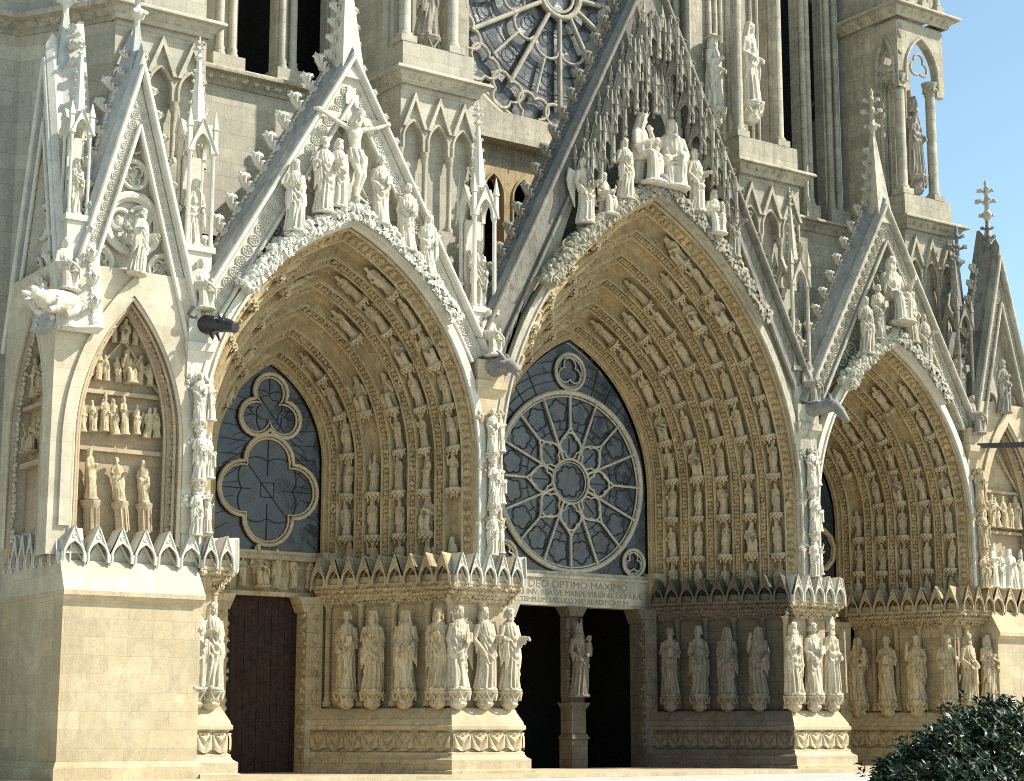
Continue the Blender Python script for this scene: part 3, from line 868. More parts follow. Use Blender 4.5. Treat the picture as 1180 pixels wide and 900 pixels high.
# ---------- outer buttress (left) and its mirror (right)
def frame_with_arch(x0, x1, z0, z1, A, y0, y1):
    """wall panel with a pointed opening"""
    inn = A.pts(4, 14); N = len(inn); out = []
    for k, (x, z) in enumerate(inn):
        t = k/(N-1)
        if t < .35: out.append((x1, z0+(z1-z0)*t/.35))
        elif t < .65: out.append((x1+(x0-x1)*(t-.35)/.3, z1))
        else: out.append((x0, z1+(z0-z1)*(t-.65)/.35))
    return strip_plate(out, inn, y0, y1)
def outer_buttress(x0, x1, niche_c, sideL, mat, cmat, nmat):
    root = link('buttress', None, CATH)
    A = Arch(niche_c, 1.62, 9.6, 13.65, 6.6)
    mb = MB(); mb.add(*frame_with_arch(x0, x1, 6.2, 14.5, A, .2, .95)); part('buttress_face', mb, mat, root, None, True)
    mb = MB(); mb.add(*box(x0+.05, x1-.05, .93, 1.2, 6.2, 13.6)); part('niche_back', mb, nmat, root)
    # arch mouldings with leaf
    for d, yy, rr in ((.02, .2, .07), (-.12, .32, .05), (-.3, .6, .06)):
        mb = MB(); mb.add(*tube([(x, yy, z) for x, z in Arch(niche_c, 1.62+d, 9.6, 13.65+d, 6.6).pts(3, 16)], rr, 7)); part('arch_roll', mb, nmat if d < 0 else mat, root, 60)
    A2 = Arch(niche_c, 1.5, 9.6, 13.5, 6.6); mb = MB()
    mb.add(*strip_plate(Arch(niche_c, 1.6, 9.6, 13.63, 6.6).pts(4, 14), Arch(niche_c, 1.36, 9.6, 13.3, 6.6).pts(4, 14), .5, .9))
    for sd in (1, -1):
        l = .2
        while l < A2.len:
            (x, z), t, rad = A2.at(l, sd)
            for k in range(2): scatter_leaf(mb, (x+random.uniform(-.07, .07), .46, z), (-rad[0]*.4, -1, -rad[1]*.4), (t[0], 0, t[1]), random.uniform(.07, .11))
            l += .16
    part('carved_foliage', mb, nmat, root, None)
    # white arch band in front
    archband(root, Arch(niche_c, 1.68, 9.4, 13.75, 7), Arch(niche_c, 1.98, 9.4, 14.3, 7), .10, .3, mat)
    # inner gabled frame of relief, shelves
    mb = MB()
    mb.add(*box(niche_c-1.3, niche_c+1.3, .72, .95, 9.25, 9.37)); part('niche_shelf', mb, nmat, root); mb = MB(); mb.add(*box(niche_c-1.3, niche_c+1.3, .72, .95, 10.9, 11.02))
    mb.add(*tube([(niche_c-1.35, .8, 10.9), (niche_c, .8, 12.55), (niche_c+1.35, .8, 10.9)], .06, 6))
    part('niche_shelf', mb, nmat, root)
    # side
    mb = MB()
    sx = x0 if sideL else x1
    M = (Matrix.Translation((sx, 2.1, 0)) @ Matrix.Rotation(-PI/2 if sideL else PI/2, 4, 'Z'))
    mb.add(*frame_with_arch(-1.9, 1.905, 6.2, 14.5, Arch(0, 1.45, 9.6, 13.3, 6.6), -.025, .6), M); part('buttress_side', mb, mat, root, None, True)
    mb = MB(); mb.add(*box(-1.85, 1.7, .58, .8, 6.2, 13.6), M); part('niche_back', mb, nmat, root)
    mb = MB(); mb.add(*tube([(x, 0, z) for x, z in Arch(0, 1.45, 9.6, 13.3, 6.6).pts(3, 14)], .07, 6), M)
    A3 = Arch(0, 1.35, 9.6, 13.15, 6.6)
    for sd in (1, -1):
        l = .2
        while l < A3.len:
            (x, z), t, rad = A3.at(l, sd); p = M @ Vector((x, .2, z)); scatter_leaf(mb, p, M.to_3x3() @ Vector((-rad[0]*.5, -1, -rad[1]*.5)), M.to_3x3() @ Vector((t[0], 0, t[1])), .09); l += .15
    part('arch_roll', mb, mat, root, 60)
    mb = MB(); mb.add(*box(-1.3, 1.3, .3, .58, 8.9, 9.05), M); part('niche_shelf', mb, nmat, root); mb = MB(); mb.add(*box(-1.3, 1.3, .3, .58, 10.6, 10.72), M); part('niche_shelf', mb, nmat, root)
    # core and rear
    mb = MB(); mb.add(*box(x0+.75, x1-.05, 1.2, 4.4, 6.2, 13.8)); part('buttress_core', mb, mat, root)
    # plinth: bevelled weathering, ledge and shaft
    a, b = (x0+.38, x1+.02) if sideL else (x0, x1-.3)
    cxm, hw = (a+b)/2, (b-a)/2
    mb = MB()
    mb.add(*box(a, b, -.22, 4.5, .62, 5.0)); part('plinth', mb, cmat, root)
    mb = MB(); pr = [(a-.02, 6.05), (a-.02, 5.2)]
    V = [(a-.0, .12, 6.06), (b, .12, 6.06), (b, 4.5, 6.06), (a, 4.5, 6.06), (a-.06, -.42, 5.2), (b+.04, -.42, 5.2), (b+.04, 4.5, 5.2), (a-.06, 4.5, 5.2)]
    mb.add(V, [(0,4,5,1),(1,5,6,2),(2,6,7,3),(3,7,4,0),(0,1,2,3),(4,7,6,5)]); part('plinth_weathering', mb, mat, root, None, True)
    mb = MB(); mb.add(*box(a-.06, b+.04, -.42, 4.5, 5.08, 5.197)); mb.add(*frustum(cxm, 2.1, 4.9, 5.077, hw+.0, 2.33, hw+.05, 2.48)); part('plinth_ledge', mb, cmat, root)
    mb = MB(); mb.add(*frustum(cxm, 2.12, .44, .617, hw+.12, 2.48, hw+.03, 2.38)); mb.add(*box(a-.12, b+.12, -.36, 4.6, -.2, .437)); part('plinth_base', mb, cmat, root)
    # canopies on the two faces
    n = 6 if sideL else 5; ww = (b+.1-a)/n
    for q in range(n): link('canopy_gablet', gabmesh(WHITE if sideL else mat), root, mat=Matrix.Translation((a-.02+(q+.5)*ww, -.0, 6.02)) @ Matrix.Diagonal((ww/.58, .9, 1.02, 1)))
    if sideL:
        for q in range(7): link('canopy_gablet', gabmesh(WHITE if sideL else mat), root, mat=Matrix.Translation((a-.05, .35+q*.6, 6.02)) @ Matrix.Rotation(-PI/2, 4, 'Z'))
    return root
OBL = outer_buttress(18.72, 23.2, 20.98, True, WHITEJ, CREAM, NICHE)
OBR = outer_buttress(57.4, 61.4, 59.1, False, CREAM, CREAM, NICHE)

# ---------- pinnacles on the piers
def pinnacle(cx, cy, z0, mat, s=1.0, hcol=3.2, spire=2.6):
    root = link('pinnacle', None, CATH)
    w = .42*s
    mb = MB()
    mb.add(*box(cx-w-.08, cx+w+.08, cy-w-.08, cy+w+.08, z0, z0+.18)); mb.add(*box(cx-w, cx+w, cy-w, cy+w, z0-1.4, z0-.003))
    mb.add(*box(cx-w*.7, cx+w*.7, cy+w*.55, cy+w*1.1, z0+.18, z0+hcol)); part('pinnacle_base', mb, mat, root)
    zc = z0+.18
    for sx in (-1, 1):
        for sy in (-1, 1):
            mb = MB(); mb.add(*lathe([(.1*s,0),(.1*s,.1),(.07*s,.16),(.065*s,hcol-.35),(.1*s,hcol-.2),(.12*s,hcol-.18)], (cx+sx*w*.9, cy+sy*w*.9, zc), 8)); part('colonnette', mb, mat, root, 40)
    # gabled head on four sides
    zh = zc+hcol-.2
    for k in range(4):
        M = Matrix.Translation((cx, cy, zh)) @ Matrix.Rotation(k*PI/2, 4, 'Z') @ Matrix.Translation((0, -w, 0))
        mb = MB()
        A = Arch(0, w*.62, .1, .1+w*1.15, 0); inn = A.pts(1, 8); N = len(inn); out = []
        for i in range(N):
            t = i/(N-1)*2-1; q = abs(t); sx = -1 if t > 0 else 1; out.append((sx*w*1.12*q, 2.5*w-(2.5*w-.0)*q))
        mb.add(*strip_plate(out, inn, -.06, .08), M)
        mb.add(*tube([(-w*1.12, -.07, .0), (0, -.07, 2.5*w), (w*1.12, -.07, .0)], .035, 5), M)
        part('gablet', mb, mat, root, None, True)
    # corner pinnacles
    for sx in (-1, 1):
        for sy in (-1, 1):
            mb = MB(); mb.add(*frustum(cx+sx*w, cy+sy*w, zh, zh+.75*s, .07, .07, .06, .06)); mb.add(*frustum(cx+sx*w, cy+sy*w, zh+.75*s, zh+1.35*s, .085, .085, .005, .005)); part('corner_pinnacle', mb, mat, root)
    zs = zh+w*1.1
    mb = MB(); mb.add(*lathe([(w*.78,0),(w*.74,.5*s),(w*.8,.52*s),(w*.62,.6*s),(.07,spire),(.05,spire+.05)], (cx, cy, zs), 8, 1, 1, PI/8)); part('spire', mb, mat, root, 20)
    for i in range(5):
        for sx in (1, -1):
            zz = zs+.8*s+i*.34*s; rr = w*.6*(1-(zz-zs)/spire)
            crocket(root, (cx+sx*rr, cy-.02, zz), (0, 0, 1), (sx, 0, 0), .33*s, mat)
    finial(root, (cx, cy, zs+spire-.05), .42*s, mat)
    return root
PINS = [(19.2,.5,15.7,WHITE,.72,2.6,2.1),(23.05,.72,15.4,WHITE,1.0,3.1,2.5),(33.35,.72,14.9,WHITE,1.05,3.3,2.7),(47.75,.72,14.6,GREYP,1.05,3.3,2.6),(56.95,.72,14.2,GREYD,1.0,3.2,2.5),(61.4,3.4,14.4,GREYD,.8,2.4,1.9)]
for p in PINS: pinnacle(*p)

mb = MB(); mb.add(*frustum(57.85, 1.3, 15.5, 20.1, .3, .3, .07, .07)); SPR = part('spire', mb, GREYD); finial(SPR, (57.85, 1.3, 20.0), 1.0, COPING)
# ---------- tympana: windows, doors, lintels
def foil_path(cx, cz, n, rc, rl, y, ph=PI/2, m=9):
    pts = []
    half = math.asin(min(1, rc*math.sin(PI/n)/rl)) if rl >= rc*math.sin(PI/n) else PI/2
    sweep = PI-math.asin(min(1, rc*math.sin(PI/n)/rl))+PI/n if rl > rc*math.sin(PI/n) else PI/2+PI/n
    for i in range(n):
        a = ph+2*PI*i/n; c = (cx+rc*math.cos(a), cz+rc*math.sin(a))
        # intersection of neighbouring lobes lies on the ray a+-PI/n
        q = rc*math.cos(PI/n)+math.sqrt(max(0, rl*rl-(rc*math.sin(PI/n))**2))
        p0 = np.array([cx+q*math.cos(a-PI/n), cz+q*math.sin(a-PI/n)])
        b0 = (math.atan2(p0[1]-c[1], p0[0]-c[0])-a) % (2*PI)
        b0 -= 2*PI
        for b in np.linspace(b0, -b0, m)[:-1]:
            pts.append((c[0]+rl*math.cos(a+b), y, c[1]+rl*math.sin(a+b)))
    return pts
def ring(cx, cz, r, y, n=40): return [(cx+r*math.cos(a), y, cz+r*math.sin(a)) for a in frange(0, 2*PI, n)]

def window(name, glassA, y, mat, gmat, fill):
    """glass pane cut to the arch + tracery from fill()"""
    root = link(name, None, CATH)
    mb = MB(); P = glassA.pts(3, 16); mb.add(*prism(P, y+.1, y+.16)); part('glass', mb, gmat, root, None, True)
    mb = MB(); ld = MB(); fill(mb, ld)
    part('tracery', mb, mat, root, 50)
    if ld.n: part('lead_lattice', ld, LEAD, root)
    return root

YT = 5.2
def fillC(mb, ld):
    cx, cz, Rr = 40.6, 10.45, 3.32; y = YT
    mb.add(*tube(ring(cx, cz, Rr, y, 64), .10, 8, True)); mb.add(*tube(ring(cx, cz, Rr-.15, y+.04, 64), .035, 6, True))
    mb.add(*tube(ring(cx, cz, .82, y, 32), .05, 8, True)); mb.add(*tube(ring(cx, cz, .72, y+.04, 32), .025, 6, True))
    ld.add(*tube(foil_path(cx, cz, 8, .40, .19, y+.06, PI/8), .022, 4, True))
    for i in range(8):
        a = PI/2+i*PI/4
        c = (cx+1.32*math.cos(a), cz+1.32*math.sin(a))
        mb.add(*tube(foil_path(c[0], c[1], 4, .235, .255, y, a), .038, 7, True))
        ld.add(*tube([(c[0]-.3*math.cos(a), y+.07, c[1]-.3*math.sin(a)), (c[0]+.3*math.cos(a), y+.07, c[1]+.3*math.sin(a))], .016, 4))
        mb.add(*tube([(cx+r*math.cos(a), y, cz+r*math.sin(a)) for r in (2.0, 3.25)], .048, 7))
        for q in (-1, 1):
            mb.add(*tube([(cx+r*math.cos(a+q*w_), y, cz+r*math.sin(a+q*w_)) for r, w_ in ((2.02, 0), (1.82, .07), (1.62, .23), (1.42, .345), (1.15, PI/8))], .042, 7))
        b = a+PI/8
        mb.add(*tube([(cx+r*math.cos(b), y, cz+r*math.sin(b)) for r in (.86, 3.25)], .048, 7))
        for am in (a+PI/16, a-PI/16):
            ld.add(*tube(foil_path(cx+2.62*math.cos(am), cz+2.62*math.sin(am), 5, .235, .2, y+.06, am), .02, 4, True))
            ld.add(*tube([(cx+r*math.cos(am), y+.06, cz+r*math.sin(am)) for r in (1.9, 2.2)], .016, 4)); ld.add(*tube([(cx+r*math.cos(am), y+.06, cz+r*math.sin(am)) for r in (3.03, 3.25)], .016, 4))
        ld.add(*tube([(cx+1.95*math.cos(a+q), y+.07, cz+1.95*math.sin(a+q)) for q in np.linspace(0, PI/4, 5)], .014, 4))
    # small circles in the spandrels
    for x, z, r in ((cx, 14.55, .68), (cx+2.95, 7.6, .5), (cx-2.95, 7.6, .5)):
        mb.add(*tube(ring(x, z, r, y, 32), .06, 7, True)); mb.add(*tube(ring(x, z, r-.1, y+.03, 32), .03, 6, True))
        ld.add(*tube(foil_path(x, z, 3, r*.34, r*.36, y+.04), .035, 5, True))
        mb.add(*tube(foil_path(x, z, 3, r*.4, r*.4, y+.02), .035, 5, True))
    Aw = Arch(cx, 3.6, 10.2, 15.7, 6.95)
    for i in range(16):   # lattice of cames in the spandrels
        a = .12+i*.19
        if abs(a-PI/2) < .28: continue
        p0 = (cx+3.42*math.cos(a), cz+3.42*math.sin(a)); k = 0
        q = 3.42
        while q < 6:
            x, z = cx+q*math.cos(a), cz+q*math.sin(a); dx = abs(x-cx)
            zz = Aw.zs+math.sqrt(max(0, Aw.R**2-(dx-Aw.c)**2)) if dx < 3.55 else 0
            if z > zz-.03: break
            q += .05
        if q > 3.5: ld.add(*tube([(p0[0], y+.07, p0[1]), (cx+q*math.cos(a), y+.07, cz+q*math.sin(a))], .017, 4))
    for rr in (3.75, 4.1, 4.5):
        for sx in (-1, 1):
            seg = []
            for a in np.linspace(.5, 1.45, 20):
                x, z = cx+sx*rr*math.cos(a), cz+rr*math.sin(a); dx = abs(x-cx)
                if dx < 3.55 and z < Aw.zs+math.sqrt(max(0, Aw.R**2-(dx-Aw.c)**2))-.03: seg.append((x, y+.07, z))
            if len(seg) > 2: ld.add(*tube(seg, .014, 4))
    mb.add(*box(cx-3.6, cx+3.6, y-.12, y+.2, 6.93, 7.1))
window('rose_window', Arch(40.6, 3.6, 10.2, 15.7, 6.95), YT, GREYP, GLASS, fillC)
def fillL(cx, z0, mb, ld):
    y = YT
    c = (cx, z0); rc, rl = .78, .88
    fp = foil_path(cx, z0+.15, 3, .95, .86, y, PI/2)
    mb.add(*tube(fp, .1, 8, True)); mb.add(*tube([(p[0], y+.05, p[2]) for p in foil_path(cx, z0+.15, 3, .95, .78, y, PI/2)], .04, 6, True))
    for k in range(3):
        a = PI/2+k*2*PI/3; q = (cx+.95*math.cos(a), z0+.15+.95*math.sin(a))
        ld.add(*tube(foil_path(q[0], q[1], 4, .3, .27, y+.08, a), .02, 4, True))
        ld.add(*tube([(cx, y+.08, z0+.15), (q[0]+.8*math.cos(a), y+.08, q[1]+.8*math.sin(a))], .02, 4))
        for s in (-1, 1):
            ld.add(*tube([(q[0], y+.08, q[1]), (q[0]+.8*math.cos(a+s*1.3), y+.08, q[1]+.8*math.sin(a+s*1.3))], .02, 4))
    for i in range(9): ld.add(*tube([(cx-1.9+.5*i, y+.08, 7.2), (cx-1.9+.5*i+random.uniform(-.3, .3), y+.08, 12.4-abs(i-4)*.6)], .014, 4))
    mb.add(*box(cx-1.95, cx+1.95, y-.1, y+.2, 7.02, 7.18))
def fL(mb, ld):
    cx, y = 28.15, YT
    for n_, cz, rc, rl in ((3, 11.87, .58, .62), (4, 9.2, .92, .9)):
        mb.add(*tube(foil_path(cx, cz, n_, rc, rl, y, PI/2, 14), .07, 8, True)); mb.add(*tube(foil_path(cx, cz, n_, rc, rl-.11, y+.05, PI/2, 14), .04, 6, True))
        ld.add(*tube(foil_path(cx, cz, n_, rc*.62, rl*.74, y+.08, PI/2+PI/n_, 12), .015, 4, True))
        ld.add(*tube(foil_path(cx, cz, 4, .25, .24, y+.08, .4), .013, 4, True)) if n_ == 3 else ld.add(*tube([(cx+.34*math.cos(a), y+.08, cz+.34*math.sin(a)) for a in (.785, 2.356, 3.927, 5.498)], .014, 4, True))
        for a0, a1, q0, q1 in ((PI/2, PI/2, .45, rc+rl*.95), (-PI/2, -PI/2, .45, rc+rl*(.95 if n_ == 4 else .2)), (0, 0, .6, rc+rl*.8), (PI, PI, .6, rc+rl*.8), (2.3, 5.4, rc+.25, rc+.3)):
            ld.add(*tube([(cx+q0*math.cos(a0), y+.08, cz+q0*math.sin(a0)), (cx+q1*math.cos(a1), y+.08, cz+q1*math.sin(a1))], .013, 4))
    for i in range(11):
        for sx in (-1, 1):
            ld.add(*tube([(cx+sx*(1.9-.02*i), y+.08, 7.3+.5*i), (cx+sx*(1.5-.1*i), y+.08, 7.6+.45*i)], .010, 4))
            ld.add(*tube([(cx+sx*(1.9-.12*i), y+.08, 9.3+.32*i), (cx+sx*(1.0-.05*i), y+.08, 9.9+.25*i)], .010, 4))
    mb.add(*box(cx-2.0, cx+2.0, y-.1, y+.2, 7.02, 7.2))
window('window', Arch(28.15, 1.95, 10.2, 13.4, 7.0), YT, CREAM, GLASSD, fL)
window('window', Arch(52.42, 1.75, 9.9, 12.95, 7.0), YT, OCHRE, GLASSD, lambda mb, ld: fillL(52.42, 9.0, mb, ld))

# nave behind open doors, darkness put into its colour, walls behind the tympana
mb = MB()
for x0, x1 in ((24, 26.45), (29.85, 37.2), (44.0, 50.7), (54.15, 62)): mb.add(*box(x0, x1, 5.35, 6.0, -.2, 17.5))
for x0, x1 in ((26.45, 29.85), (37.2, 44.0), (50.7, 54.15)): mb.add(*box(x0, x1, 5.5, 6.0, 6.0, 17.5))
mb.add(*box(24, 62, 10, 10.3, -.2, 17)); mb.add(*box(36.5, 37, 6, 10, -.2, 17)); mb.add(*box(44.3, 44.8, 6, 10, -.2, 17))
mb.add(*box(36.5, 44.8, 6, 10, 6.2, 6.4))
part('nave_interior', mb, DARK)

# centre doorway: lintel, trumeau
mb = MB(); mb.add(*box(37.1, 44.05, 4.95, 5.45, 5.85, 6.93)); mb.add(*box(37.1, 44.05, 4.88, 5.0, 6.84, 6.96))
LINT = part('lintel', mb, GREY, None)
def inscription(txt, x, z, size, wid):
    cu = bpy.data.curves.new('inscription', 'FONT'); cu.body = txt; cu.size = size; cu.align_x = 'CENTER'; cu.extrude = .004
    cu.materials.append(LETTER)
    tmp = bpy.data.objects.new('tmp_text', cu); COL.objects.link(tmp)
    dg = bpy.context.evaluated_depsgraph_get(); me = bpy.data.meshes.new_from_object(tmp.evaluated_get(dg))
    xs = [v.co.x for v in me.vertices]; f = wid/(max(xs)-min(xs))
    bpy.data.objects.remove(tmp)
    o = link('inscription_lettering', me, LINT, (x, 4.945, z), (PI/2, 0, 0), (f, 1, 1))
    return o
inscription('DEO OPTIMO MAXIMO', 40.75, 6.50, .36, 4.5)
inscription('SUB INV. BEAT\u00c6 MARI\u00c6 VIRGINIS DEIPAR\u00c6', 40.75, 6.22, .28, 5.9)
inscription('TEMPLUM S\u00c6CULO XIII\u00b0 RE\u00c6DIFICATUM', 40.6, 5.97, .24, 4.9)
mb = MB()
mb.add(*box(40.25, 40.95, 4.75, 5.5, -.2, 1.15)); mb.add(*frustum(40.6, 5.1, 1.15, 1.3, .4, .42, .34, .36))
mb.add(*box(40.28, 40.92, 4.8, 5.45, 1.3, 2.2)); mb.add(*frustum(40.6, 5.1, 2.2, 2.42, .33, .34, .42, .44))
mb.add(*box(40.3, 40.9, 4.86, 5.45, 2.42, 2.62)); mb.add(*box(40.32, 40.88, 5.1, 5.5, 2.62, 5.5)); mb.add(*frustum(40.6, 5.2, 5.5, 5.85, .28, .3, .45, .4))
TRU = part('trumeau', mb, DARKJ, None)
mb = MB()
for sx in (-1, 1):
    z = 2.7
    while z < 5.4:
        scatter_leaf(mb, (40.6+sx*.32, 5.0, z), (sx*.6, -.8, 0), (0, 0, 1), random.uniform(.08, .13)); z += .14
part('carved_foliage', mb, DARKJ, TRU)
# door jambs with little carvings (centre and left)
def door_jamb(x0, x1, y0, y1, z1, mat, sx):
    mb = MB(); mb.add(*box(x0, x1, y0, y1, -.2, z1))
    e = x1 if sx > 0 else x0
    mb.add(*frustum((x0+x1)/2+sx*.08, (y0+y1)/2, z1-.5, z1, (x1-x0)/2, (y1-y0)/2-.02, (x1-x0)/2+.22, (y1-y0)/2-.02))
    o = part('door_jamb', mb, mat)
    m2 = MB(); z = .9
    while z < z1-.3:
        for k in range(4): scatter_leaf(m2, (e+sx*.03+random.uniform(-.04, .04), y0+random.uniform(.02, .2), z+random.uniform(-.06, .06)), (sx*.7, -.7, 0), (0, 0, 1), random.uniform(.05, .1))
        z += .3
    part('carved_foliage', m2, mat, o)
    m3 = MB(); z = 2.3
    while z < z1-.2:
        for k in range(5): scatter_leaf(m3, ((x0+x1)/2+random.uniform(-.1, .1), y0-.02, z+random.uniform(-.12, .12)), (0, -1, 0), (0, 0, 1), random.uniform(.05, .085))
        z += .46
    part('carved_foliage', m3, mat, o)
door_jamb(43.55, 44.1, 4.6, 5.5, 5.85, DARKJ, -1); door_jamb(37.1, 37.6, 4.6, 5.5, 5.85, GREY, 1)
door_jamb(29.35, 29.95, 4.62, 5.5, 5.72, OCHREJ, -1); door_jamb(25.95, 26.5, 4.62, 5.5, 5.72, OCHREJ, 1)
door_jamb(53.6, 54.3, 4.62, 5.5, 5.72, OCHREJ, -1)
# left door
mb = MB()
for i in range(12): mb.add(*box(26.47+2.93*i/12+.006, 26.47+2.93*(i+1)/12-.006, 5.285+.008*(i % 2), 5.39, -.15, 5.72))
mb.add(*box(26.47, 29.4, 5.32, 5.4, -.15, 5.72)); DL = part('door', mb, DOORM, None, label='dark brown studded door closed')
mb = MB()
for z in np.arange(.5, 5.6, .42):
    for x in np.arange(26.62, 29.35, .19): mb.add(*ell((x, 5.275, z), (.026, .02, .026), None, ICO1))
part('nail_studs', mb, IRON, DL); NS_ = [o for o in DL.children if o.name.startswith('nail')][0]; NS_['kind'] = 'stuff'

mb = MB(); mb.add(*box(50.8, 53.6, 5.28, 5.4, -.15, 5.72)); part('door', mb, DOORM, None)
# carved lintel of left portal
for cx, hw in ((28.15, 1.95), (52.42, 1.7)):
    mb = MB(); mb.add(*box(cx-hw, cx+hw, 5.02, 5.45, 5.72, 5.86)); mb.add(*box(cx-hw, cx+hw, 5.2, 5.45, 5.86, 6.9)); mb.add(*box(cx-hw, cx+hw, 4.98, 5.45, 6.9, 7.04))
    part('carved_lintel', mb, OCHREJ)
# splay soffit strip between jamb top and the arch foot is the sloped cornice; pilasters either side of door heads
for x0, x1 in ((25.9, 26.3), (29.9, 30.4), (36.6, 37.1), (44.05, 44.6), (50.2, 50.75), (54.25, 54.8)):
    mb = MB(); mb.add(*box(x0, x1, 4.62, 5.5, 5.7, 7.2)); part('impost_block', mb, OCHREJ)

# ---------- upper front: walls, towers, buttress heads
def cornice(parent, path, z, mat, h=.5, proj=.45, leaf=True, lmat=None):
    pr = [(0, z-h), (.06, z-h), (.1, z-h+.06), (.1, z-h+.12), (.28, z-h+.34), (proj, z-h+.38), (proj, z-.06), (proj-.05, z), (0, z+.04)]
    V, F = sweep_section(path, pr); mb = MB(); mb.add(V, F); o = part('cornice', mb, mat, parent, 30)
    if leaf:
        m2 = MB()
        for (a, d, nrm, L) in along(path, .22):
            x = .25
            while x < L-.1:
                p = a+d*x
                for k in range(3): scatter_leaf(m2, (p.x+random.uniform(-.08, .08)*d.x, p.y+random.uniform(-.08, .08)*d.y, z-h+.24+random.uniform(-.05, .05)), (nrm.x, nrm.y, -.4), (d.x, d.y, 0), random.uniform(.07, .1))
                x += .42
        part('cornice_foliage', m2, lmat or mat, parent)
    return o
def arcade(parent, x0, x1, y, z0, z1, n, mat, dark=None):
    """blind arcade of gabled arches on a face at y"""
    w_ = (x1-x0)/n
    mb = MB(); mb.add(*box(x0+.02, x1-.02, y+.42, y+.6, z0, z1)); part('arcade_wall', mb, mat, parent)
    zg = z1-.1
    for i in range(n):
        c = x0+w_*(i+.5)
        A = Arch(c, w_*.40, zg-1.75, zg-1.05, zg-2.1)
        inn = A.pts(2, 8); N = len(inn); out = []
        for k, (x, z) in enumerate(inn):
            t = k/(N-1)
            if t < .3: out.append((c+w_/2, zg-2.1+2.1*t/.3))
            elif t < .7: out.append((c+w_/2-w_*(t-.3)/.4, zg))
            else: out.append((c-w_/2, zg-2.1*(t-.7)/.3))
        mb = MB(); mb.add(*strip_plate(out, inn, y+.12, y+.42))
        mb.add(*strip_plate([(c+w_*.49, zg-1.35), (c, zg-.08), (c-w_*.49, zg-1.35)], [(c+w_*.36, zg-1.35), (c, zg-.38), (c-w_*.36, zg-1.35)], y-.05, y+.12))
        mb.add(*tube([(x, y+.1, z) for x, z in inn], .06, 6))
        part('arcade_arch', mb, mat, parent, None, True)
    for i in range(n+1):
        c = x0+w_*i
        mb = MB(); mb.add(*lathe([(.14,0),(.14,.12),(.085,.2),(.085,zg-2.1-z0-.35),(.12,zg-2.1-z0-.3),(.16,zg-2.1-z0)], (c, y+.18, z0), 10)); part('colonnette', mb, mat, parent, 40)
def column(parent, x, y, z0, z1, r, mat, cap=True):
    mb = MB(); mb.add(*box(x-r*1.5, x+r*1.5, y-r*1.5, y+r*1.5, z0, z0+.25)); mb.add(*lathe([(r*1.35,.25),(r*1.35,.33),(r*1.1,.4),(r,.45),(r,z1-z0-.6),(r*1.25,z1-z0-.55),(r*1.05,z1-z0-.5),(r*1.7,z1-z0)], (x, y, z0), 14))
    o = part('column', mb, mat, parent, 40)
    if cap:
        m2 = MB()
        for i in range(20):
            a = i*2*PI/10; scatter_leaf(m2, (x+r*1.35*math.cos(a), y+r*1.35*math.sin(a), z1-.35+.2*(i >= 10)), (math.cos(a), math.sin(a), 0), (0, 0, 1), .11)
        part('capital_leaves', m2, mat, parent)
def tower_buttress(x0, x1, y, zl, mat, zarc0, cols=True, top=None, yb=5.6):
    root = link('tower_buttress', None, CATH)
    mb = MB(); mb.add(*box(x0, x1, y+.6, yb, 15.4, zl-.45)); mb.add(*box(x0, x1, y+.03, y+.6, 15.4, zarc0)); part('buttress_wall', mb, mat, root)
    mb = MB(); mb.add(*box(x0+.01, x1-.01, y+.09, y+.7, zl-.66, zl-.03)); part('buttress_wall', mb, mat, root)
    arcade(root, x0, x1, y, zarc0, zl-.55, 3, mat)
    cornice(root, [(x0, yb), (x0, y), (x1, y), (x1, yb)], zl, mat)
    mb = MB(); mb.add(*box(x0+.05, x1-.05, y+.1, yb, zl+.03, zl+1.05)); part('tabernacle_plinth', mb, mat, root)
    if cols:
        zt = top or zl+9.5
        for x in (x0+.3, x1-.75):
            column(root, x, y+.4, zl+1.05, zt, .21, mat)
        mb = MB(); mb.add(*box(x0+.05, x1-.75, y+1.45, yb, zl+1.05, zt+5)); 
        for x in (x0+.4, x0+.75, x1-1.2, x1-.85): mb.add(*tube([(x, y+1.42, zl+1.05), (x, y+1.42, zt)], .09, 8))
        part('tabernacle_wall', mb, mat, root, 40)
    return root
B1 = tower_buttress(20.9, 23.95, 2.0, 23.3, GREYL, 18.6, cols=False)
B2 = tower_buttress(31.15, 34.15, 2.0, 23.4, GREYL, 18.0)
B3 = tower_buttress(46.45, 49.65, 2.0, 23.0, GREY, 18.2)
B4 = tower_buttress(55.65, 58.6, 2.0, 22.3, GREY, 17.2, top=28.6)
# tabernacle heads of B4: pierced arches and cornice
for (xa, xb, M) in ((55.7, 58.5, Matrix.Identity(4)), (-1.5, -.05, Matrix.Translation((55.68, 2.1, 0)) @ Matrix.Rotation(-PI/2, 4, 'Z'))):
    mb = MB(); c = (xa+xb)/2
    mb.add(*frame_with_arch(xa, xb, 28.0, 31.0, Arch(c, (xb-xa)/2*.66, 28.8, 30.3, 28.0), 2.15 if xa > 0 else 0, 2.45 if xa > 0 else .3), M)
    mb.add(*tube([(x, 2.12 if xa > 0 else -.03, z) for x, z in Arch(c, (xb-xa)/2*.7, 28.8, 30.4, 28.3).pts(2, 10)], .08, 6), M)
    mb.add(*tube(foil_path(c, 29.2, 3, .26, .28, 2.3 if xa > 0 else .15), .06, 6, True), M)
    part('pierced_head', mb, GREY, B4, None, True)
for x, y in ((55.95, 3.4), (56.15, 2.95)):
    column(B4, x, y, 23.35, 28.6, .11, GREY)
cornice(B4, [(55.6, 6), (55.6, 2.05), (58.65, 2.05), (58.65, 6)], 31.6, GREY, .5, .5, True)
